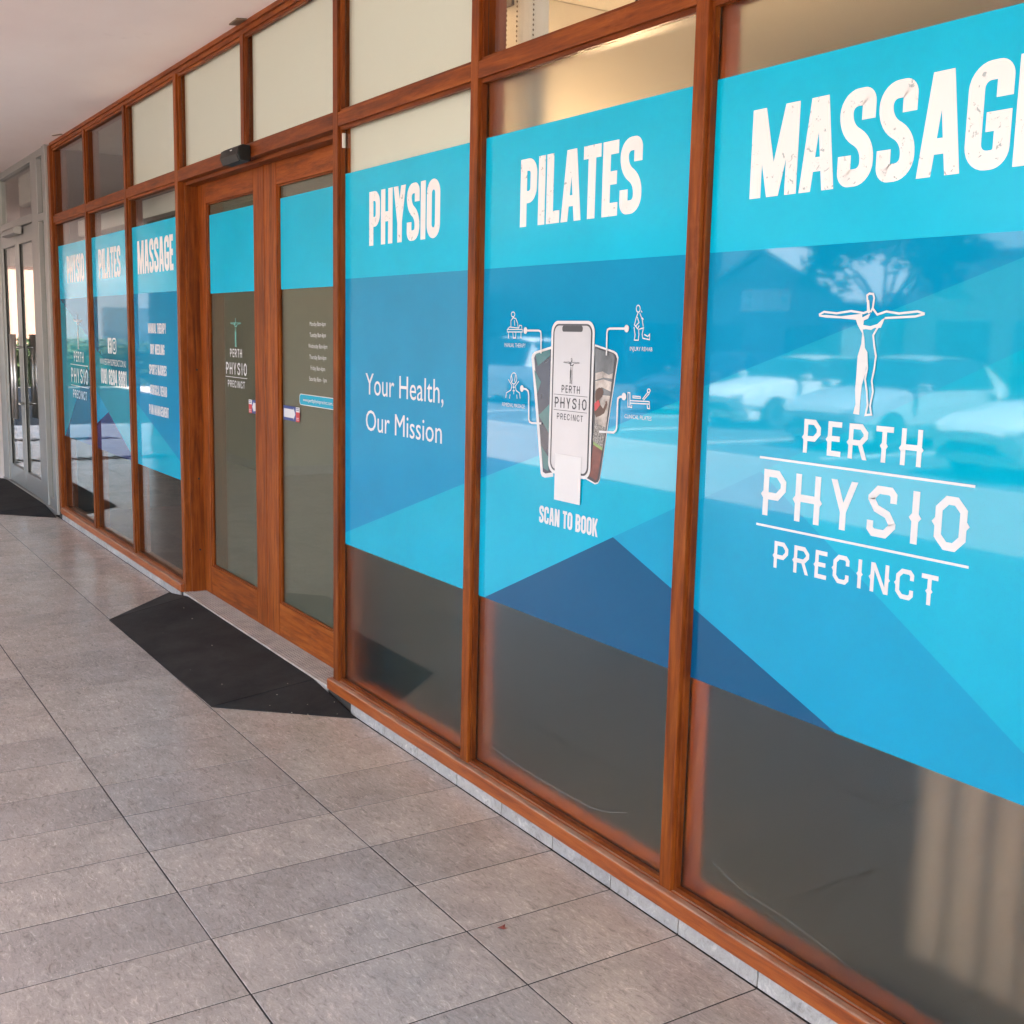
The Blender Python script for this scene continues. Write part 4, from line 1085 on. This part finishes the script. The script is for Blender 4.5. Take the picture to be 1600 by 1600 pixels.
def blind(name, label, x0, n, pitch, y, z0, z1, ang, mat, rail):
    e = tag(empty(name, (0, 0, 0)), label, 'blind')
    MB().box(rail[0], rail[1], y - .02, y + .025, z1 + .01, z1 + .045).build('head_rail', 'white_plastic', e, bevel=.003)
    ca, sa = math.cos(R(ang)), math.sin(R(ang))
    sl = MB()
    prof = [(-.0445, 0), (-.022, .0035), (0, .0045), (.022, .0035), (.0445, 0), (.0445, -.0006), (.022, .0029), (0, .0039), (-.022, .0029), (-.0445, -.0006)]
    sl.prism_z([(a * ca - b * sa, a * sa + b * ca) for a, b in prof], z0, z1)
    me = sl.mesh('slat', mat)
    hb = MB().box(-.012, .012, -.002, .002, z1, z1 + .02).mesh('hanger', 'brown_metal')
    ch = MB()
    for i in range(n):
        o = bpy.data.objects.new('slat', me); COL.objects.link(o); o.parent = e; o.location = (x0 + pitch * i, y, 0)
        h = bpy.data.objects.new('hanger', hb); COL.objects.link(h); h.parent = e; h.location = (x0 + pitch * i, y, 0)
    return e
blind('vertical_blind', 'beige vertical blind hanging behind the nearest MASSAGE pane', 2.352, 14, .098, .30, .115, 2.78, -9, 'blind_fabric', (1.75, 3.8))
vb = blind('vertical_blind', 'white vertical blind slats bunched behind the fanlight above PILATES', .560, 3, .078, .20, 1.30, 2.78, 6, 'blind_white', (.50, 1.65))
for i, x in enumerate((.535, .600, .700)):
    c = MB()
    for k in range(90):
        z = 1.35 + k * .0155
        c.add([(x + .0035, .185, z), (x, .1885, z), (x - .0035, .185, z), (x, .1815, z), (x, .185, z + .005), (x, .185, z - .005)],
              [(0, 1, 4), (1, 2, 4), (2, 3, 4), (3, 0, 4), (1, 0, 5), (2, 1, 5), (3, 2, 5), (0, 3, 5)])
    c.build('bead_chain', 'brown_metal', vb)
MB().box(.515, .575, .178, .190, 2.662, 2.684).build('bracket', 'brown_metal', vb, bevel=.002)

# warm lamp by the partition, then three lamps added to light the rooms
def lamp(loc, power, label, r=.09):
    e = tag(empty('pendant_lamp', loc), label, 'lamp')
    t = NT('lamp_shade'); em = t.t.nodes.new('ShaderNodeEmission'); em.inputs[0].default_value = (1, .62, .30, 1); em.inputs[1].default_value = 0.25
    t.l(em.outputs[0], t.out.inputs['Surface']); M['lamp_shade'] = t.m
    mb = MB(); n = 16
    pr = [(0.001, -r), (r * .55, -r * .85), (r * .9, -r * .4), (r, 0), (r * .9, r * .4), (r * .5, r * .8), (.02, r)]
    vs = [(q * math.cos(2 * math.pi * k / n), q * math.sin(2 * math.pi * k / n), z) for q, z in pr for k in range(n)]
    fs = [(i * n + k, i * n + (k + 1) % n, (i + 1) * n + (k + 1) % n, (i + 1) * n + k) for i in range(len(pr) - 1) for k in range(n)]
    mb.add(vs, fs); mb.build('globe', 'lamp_shade', e, smooth=True)
    MB().tube([(0, 0, r), (0, 0, 2.984 - loc[2])], .006, 6).build('cord', 'black_plastic', e)
    ld = bpy.data.lights.new('lamp_light', 'POINT'); ld.energy = power; ld.color = (1, .66, .38); ld.shadow_soft_size = r
    lo = bpy.data.objects.new('lamp_light', ld); COL.objects.link(lo); lo.parent = e; lo.location = (0, 0, -r - .12)
    return e
lamp((.25, .95, 2.30), 7.0, 'warm glowing globe lamp behind the top of the PILATES pane')
lamp((3.05, 0.72, 1.55), 7.0, 'added warm globe lamp hidden just behind the blind of the MASSAGE pane')  # added out of sight behind the slats to light the blind
lamp((-1.15, 1.75, 2.60), 1.5, 'added warm globe lamp brightening the room behind the right timber door')  # added to brighten the dark view through the doors
lamp((-3.6, 2.6, 2.55), 1.5, 'added warm globe lamp lighting the room behind the far timber windows')  # added to light the room, source unseen

# ------------------------------------------------------------------ outside, seen mirrored in the glass
def ground_mat(name, base, var, scale, rough=.9):
    t = NT(name)
    n = t.noise(t.pos(), scale, 7, .65); f = t.noise(t.pos(), scale * 60, 3)
    c = t.ramp(n, [(.3, tuple(b * (1 - var) for b in base)), (.7, tuple(min(1, b * (1 + var)) for b in base))])
    t.col(t.mix(t.math('MULTIPLY', f, .3), c, tuple(b * .6 for b in base))); t.set(Roughness=rough); t.bump(f, .3, .004)
    M[name] = t.m
ground_mat('asphalt', (.075, .072, .070), .2, .5)
ground_mat('paving', (.23, .185, .155), .12, .7)
ground_mat('dry_ground', (.20, .17, .12), .2, .05)
plain('road_paint', (.7, .69, .66), .6)
plain('kerb_concrete', (.36, .34, .31), .8)
struct(MB().box(-600, 600, -600, 600, -.80, -.20).build('ground', 'dry_ground'))
struct(MB().box(-60, 40, -9.4, TILE_END - .002, -.196, -.030).build('footpath', 'paving'))
struct(MB().box(-60, 40, -32, -9.55, -.196, -.150).build('car_park', 'asphalt'))
struct(MB().box(-60, 40, -9.549, -9.401, -.196, -.020).build('kerb', 'kerb_concrete', bevel=.02))
ground_mat('side_paving', (.05, .047, .045), .12, .7)
struct(MB().box(-60, -16.002, TILE_END - .0015, 8, -.196, -.030).build('side_paving', 'side_paving'))
bl = struct(empty('bay_markings'))
for i in range(-9, 8):
    MB().box(2.75 * i - .05, 2.75 * i + .05, -16.2, -11.2, -.150, -.146).build('painted_line', 'road_paint', bl)

plain('car_tyre', (.02, .02, .02), .8); plain('car_rim', (.45, .45, .46), .3, .8); plain('car_glass', (.012, .016, .018), .03, spec=.9)
plain('lamp_lens', (.7, .7, .72), .08, spec=.8); plain('tail_lens', (.35, .02, .02), .15)
for nm, c in (('white', (.78, .78, .77)), ('silver', (.46, .47, .48)), ('red', (.32, .02, .02)), ('dark', (.03, .035, .045)), ('blue', (.03, .06, .11))):
    plain('paint_' + nm, c, .22, coat=.6, var=.01)
def car(label, cx, cy, heading, paint, suv=0.0):
    """lofted saloon or wagon; front of the car points along +y before it is turned"""
    e = tag(empty('parked_car', (cx, cy, -.150)), label, 'car', 'cars parked across the car park')
    e.rotation_euler = (0, 0, heading)
    h = 1.46 + suv * .25
    st = [(2.18, .58, .42, .62, .62, .50), (2.08, .76, .28, .70, .71, .60), (1.6, .86, .24, .84, .86, .72), (1.05, .89, .22, .93, .97, .76), (.80, .90, .22, .95, 1.0, .76),
          (.10, .90, .22, .97, h - .06, .60), (-.35, .90, .22, .98, h, .62), (-1.1, .90, .22, .98, h - .02, .62), (-1.55, .89, .22, .99, h - .10 - (0 if suv else .06), .60), (-2.0, .86, .28, .98, 1.06 if not suv else 1.15, .66), (-2.16, .78, .40, .90, .92, .60)]
    ring = []
    for y_, w, zl, zb, zt, wr in st:
        r_ = [(w * .90, zl), (w, zl + .22), (w * .985, (zl + zb) / 2 + .12), (w * .95, zb), (wr, zt - .015), (wr * .6, zt + .012), (0, zt + .02)]
        full = r_ + [(-x, z) for x, z in r_[-2::-1]]
        ring.append([(x, y_, z) for x, z in full])
    body, glz = MB(), MB()
    n = len(ring[0])
    for i in range(len(ring) - 1):
        for k in range(n - 1):
            q = [ring[i][k], ring[i][k + 1], ring[i + 1][k + 1], ring[i + 1][k]]
            side = k in (3, n - 5)
            top = 4 <= k <= n - 6
            isg = (side and 4 <= i <= 7) or (top and i in (4, 8)) 
            (glz if isg else body).add(q, [(0, 1, 2, 3)])
    for rr, flip in ((ring[0], False), (ring[-1], True)):
        body.add(rr, [tuple(range(n)) if flip else tuple(range(n))[::-1]])
    body.box(-.80, .80, -1.95, 1.95, .20, .34)
    bo = body.build('body', paint, e, smooth=False)
    glz.build('windows', 'car_glass', e)
    for wx in (-.82, .82):
        for wy in (1.32, -1.30):
            tb = MB(); nn = 20
            for x0, x1, r0, mi in ((wx - .10, wx + .10, .33, 0),):
                vs = [(x, wy + r0 * math.cos(2 * math.pi * k / nn), .33 + r0 * math.sin(2 * math.pi * k / nn)) for x in (x0, x1) for k in range(nn)]
                tb.add(vs, [(k, (k + 1) % nn, nn + (k + 1) % nn, nn + k) for k in range(nn)] + [tuple(range(nn)), tuple(range(nn, 2 * nn))])
            w = tb.build('wheel', 'car_tyre', e)
            s = 1 if wx > 0 else -1
            rm = MB(); vs = [(wx + s * .102, wy + .22 * math.cos(2 * math.pi * k / nn), .33 + .22 * math.sin(2 * math.pi * k / nn)) for k in range(nn)]
            rm.add(vs + [(wx + s * .09, wy, .33)], [(k, (k + 1) % nn, nn) if s > 0 else ((k + 1) % nn, k, nn) for k in range(nn)])
            rm.build('rim', 'car_rim', w)
    for sx_ in (-1, 1):
        MB().add([(sx_ * .50, 2.150, .66), (sx_ * .74, 2.085, .69), (sx_ * .77, 2.06, .60), (sx_ * .52, 2.172, .56), (sx_ * .55, 1.95, .63)], [(0, 1, 2, 3), (0, 4, 1), (1, 4, 2), (2, 4, 3), (3, 4, 0)]).build('headlight', 'lamp_lens', e)
        MB().box(sx_ * .58 - .12, sx_ * .58 + .12, -2.165, -2.10, .72, .84).build('tail_light', 'tail_lens', e, bevel=.01)
        MB().box(sx_ * 1.0 - .10, sx_ * 1.0 + .10, .62, .74, .96, 1.10).build('wing_mirror', paint, e, bevel=.03)
    MB().box(-.42, .42, 2.12, 2.19, .38, .50).build('grille', 'black_plastic', e, bevel=.01)
    return e
car('white hatchback mirrored at the right edge of the MASSAGE pane', -5.3, -13.2, R(6), 'paint_white')
car('silver wagon mirrored behind the middle of the logo', -9.5, -14.4, R(-3), 'paint_silver', .3)
car('dark blue saloon parked between the white hatchback and the silver wagon', -7.4, -17.0, R(2), 'paint_blue')
car('white saloon mirrored left of the logo', -13.6, -16.2, R(4), 'paint_white')
car('dark hatchback mirrored near the timber at the pane edge', -17.6, -17.6, R(-5), 'paint_dark')
car('white tall wagon mirrored far left in the car park', -22.5, -14.6, R(80), 'paint_white', 1.0)
car('white saloon parked beyond the far metal doors', -30.0, -7.2 - 3.2, R(88), 'paint_white')

plain('wall_render', (.50, .44, .38), .85); plain('wall_peach', (.40, .27, .20), .85, var=.02); plain('wall_salmon', (.34, .20, .14), .85, var=.02); plain('roof_iron', (.42, .42, .42), .45, .3); plain('shop_dark', (.08, .085, .09), .4)
plain('sign_letters', (.80, .78, .74), .5); plain('wall_dark', (.22, .22, .22), .8); plain('window_dark', (.03, .04, .05), .05)
def shed(name, label, x0, x1, y0, y1, hgt, ridge, mat, wins, along_y=True):
    """gabled building with its gable towards the walkway"""
    e = tag(empty(name, ((x0 + x1) / 2, y1, -.15)), label, 'building')
    o = e.location.copy()
    w = MB(); xm = (x0 + x1) / 2
    pts = [(x0, -.15), (x1, -.15), (x1, hgt), (xm, ridge), (x0, hgt)]
    w.add([(x, y1, z) for x, z in pts] + [(x, y0, z) for x, z in pts], [(0, 1, 2, 3, 4), (9, 8, 7, 6, 5), (1, 6, 7, 2), (5, 0, 4, 9)])
    at(w.build('wall', mat, e), o)
    for s in (0, 1):
        xa, xb = (x0 - .35, xm) if s == 0 else (xm, x1 + .35)
        za, zb = (hgt - .12, ridge + .06) if s == 0 else (ridge + .06, hgt - .12)
        r_ = MB().add([(xa, y1 + .4, za), (xb, y1 + .4, zb), (xb, y0 - .4, zb), (xa, y0 - .4, za), (xa, y1 + .4, za + .09), (xb, y1 + .4, zb + .09), (xb, y0 - .4, zb + .09), (xa, y0 - .4, za + .09)],
                      [(0, 1, 5, 4), (1, 2, 6, 5), (2, 3, 7, 6), (3, 0, 4, 7), (4, 5, 6, 7), (3, 2, 1, 0)])
        at(r_.build('roof', 'roof_iron', e), o)
    for (a, b, c, d) in wins:
        p = MB().box(a, b, y1 - .05, y1 + .03, c, d).build('window', 'window_dark', e); at(p, o)
    return e
sh = shed('corner_shop', 'small gabled shop with CORNER lettering mirrored in the MASSAGE pane', -27.2, -20.6, -34, -25.2, 2.9, 4.5, 'wall_dark', [(-26.6, -24.9, .2, 2.1), (-22.9, -21.2, .6, 2.1)])
lt = letters(MB(), 'CORNER', 22.75, 24.95, 2.55, 3.25, 25.14, .2, .05)      # drawn facing -y, then turned to face the walkway
lt.v = [(-x, -y_, z) for x, y_, z in lt.v]
at(lt.build('sign_lettering', 'sign_letters', sh), sh.location)
def block(name, label, x0, x1, y0, y1, hgt, mat, wins, face='y'):
    e = tag(empty(name, ((x0 + x1) / 2, (y0 + y1) / 2, -.15)), label, 'building')
    o = e.location
    at(MB().box(x0, x1, y0, y1, -.15, hgt).build('wall', mat, e), o)
    at(MB().box(x0 - .12, x1 + .12, y0 - .12, y1 + .12, hgt, hgt + .22).build('parapet', 'kerb_concrete', e), o)
    for a, b, c, d in wins:
        bx_ = MB().box(a, b, y1 - .05, y1 + .04, c, d) if face == 'y' else MB().box(x1 - .05, x1 + .04, a, b, c, d)
        at(bx_.build('window', 'window_dark', e), o)
    return e
block('shop_row', 'long low rendered shop row far across the car park', -20.2, -6.5, -38, -27.5, 4.1, 'wall_render', [(-19 + 2.6 * i, -17.2 + 2.6 * i, .3, 2.3) for i in range(5)])
block('brick_shop', 'tan flat roofed shop across the car park near the right', -6.0, 9.0, -40, -29, 4.4, 'wall_peach', [(-4.5 + 3.2 * i, -2.4 + 3.2 * i, .3, 2.3) for i in range(4)])
block('grey_shop', 'dark shop left of the CORNER building, raised to hide the sky behind', -46, -28.0, -40, -27, 8.6, 'shop_dark', [(-42 + 3.2 * i, -40 + 3.2 * i, .3, 2.2) for i in range(4)])  # height added to keep bright sky out of the mirrored view
block('peach_building', 'peach rendered building closing the view far beyond the metal doors', -56, -46, -7.3, 9.0, 4.0, 'wall_salmon', [(-3.0 + 5 * i, -1.4 + 5 * i, .8, 2.2) for i in range(2)], 'x')
block('dark_hall', 'glazed hall beside the peach building, shade put into its dark walls', -58, -45.5, -26, -7.7, 3.6, 'shop_dark', [(-24.5 + 4 * i, -21.5 + 4 * i, .4, 2.4) for i in range(4)], 'x')  # dark wall colour stands for shade on a sunlit face

# street tree across the car park
plain('bark', (.10, .075, .055), .9, var=.2)
t = NT('leaf'); g = t.noise(t.pos(), 2.0, 3); t.col(t.ramp(g, [(.3, (.035, .07, .018)), (.7, (.09, .14, .04))])); t.set(Roughness=.5); M['leaf'] = t.m
def tree(label, x, y_, hgt, rad, seed):
    rt = random.Random(seed)
    e = tag(empty('street_tree', (x, y_, -.2)), label, 'tree')
    tr = MB()
    top = hgt * .45
    tr.tube([(0, 0, 0), (.05, .03, top * .5), (-.04, .02, top)], [.17, .13, .10], 9)
    tips = []
    for i in range(9):
        a = i * 2.4; l = rad * rt.uniform(.55, .9)
        p1 = (math.cos(a) * l * .5, math.sin(a) * l * .5, top + hgt * .14); p2 = (math.cos(a) * l, math.sin(a) * l, top + hgt * rt.uniform(.2, .42))
        tr.tube([(-.04, .02, top - .1), p1, p2], [.07, .045, .02], 6); tips.append(p2)
    tr.build('trunk', 'bark', e)
    lv = MB()
    clumps = [(tp[0] + rt.gauss(0, .35), tp[1] + rt.gauss(0, .35), tp[2] + rt.gauss(0, .4)) for tp in tips for _ in range(5)]
    for c_ in clumps:
        cr = rt.uniform(.35, .75)
        for _ in range(80):
            d = Vector((rt.gauss(0, 1), rt.gauss(0, 1), rt.gauss(0, .8))).normalized() * cr * rt.uniform(.3, 1)
            p = Vector(c_) + d
            u = Vector((rt.gauss(0, 1), rt.gauss(0, 1), rt.gauss(0, 1))).normalized(); v_ = u.orthogonal().normalized()
            s = rt.uniform(.09, .17)
            lv.add([p - u * s, p + v_ * s * .5, p + u * s, p - v_ * s * .5], [(0, 1, 2, 3)])
    lv.build('crown', 'leaf', e)
tree('leafy street tree mirrored above the printed logo', -17.6, -23.5, 5.9, 2.4, 4)
tree('smaller leafy tree mirrored at the right of the MASSAGE pane', -10.6, -23.0, 4.6, 1.8, 9)

# unseen hedge added to hide the sunlit ground from the far panes
t = NT('hedge_leaf'); g = t.noise(t.pos(), 9.0, 4); t.col(t.ramp(g, [(.3, (.020, .035, .012)), (.7, (.055, .085, .03))])); t.set(Roughness=.6); M['hedge_leaf'] = t.m
hd = tag(empty('added_hedge', (-29.6, -8.0, -.03)), 'added low hedge hiding the sunlit ground from the far panes', 'hedge')
rh = random.Random(5)
lv = MB()
for _ in range(9000):
    y_ = rh.uniform(-14.0, -2.2); x_ = rh.uniform(-30.0, -29.2); z_ = rh.uniform(.05, 1.28)
    if -29.85 < x_ < -29.35 and z_ < 1.1: x_ = -29.2 + rh.uniform(-.1, .08)
    p = Vector((x_ + 29.6, y_ + 8.0, z_)); u = Vector((rh.gauss(0, 1), rh.gauss(0, 1), rh.gauss(0, 1))).normalized(); v_ = u.orthogonal().normalized(); s = rh.uniform(.04, .09)
    lv.add([p - u * s, p + v_ * s * .6, p + u * s, p - v_ * s * .6], [(0, 1, 2, 3)])
lv.build('foliage', 'hedge_leaf', hd)
o = MB().box(-.30, .30, -5.9, 5.7, .0, 1.12).build('core', 'hedge_leaf', hd)
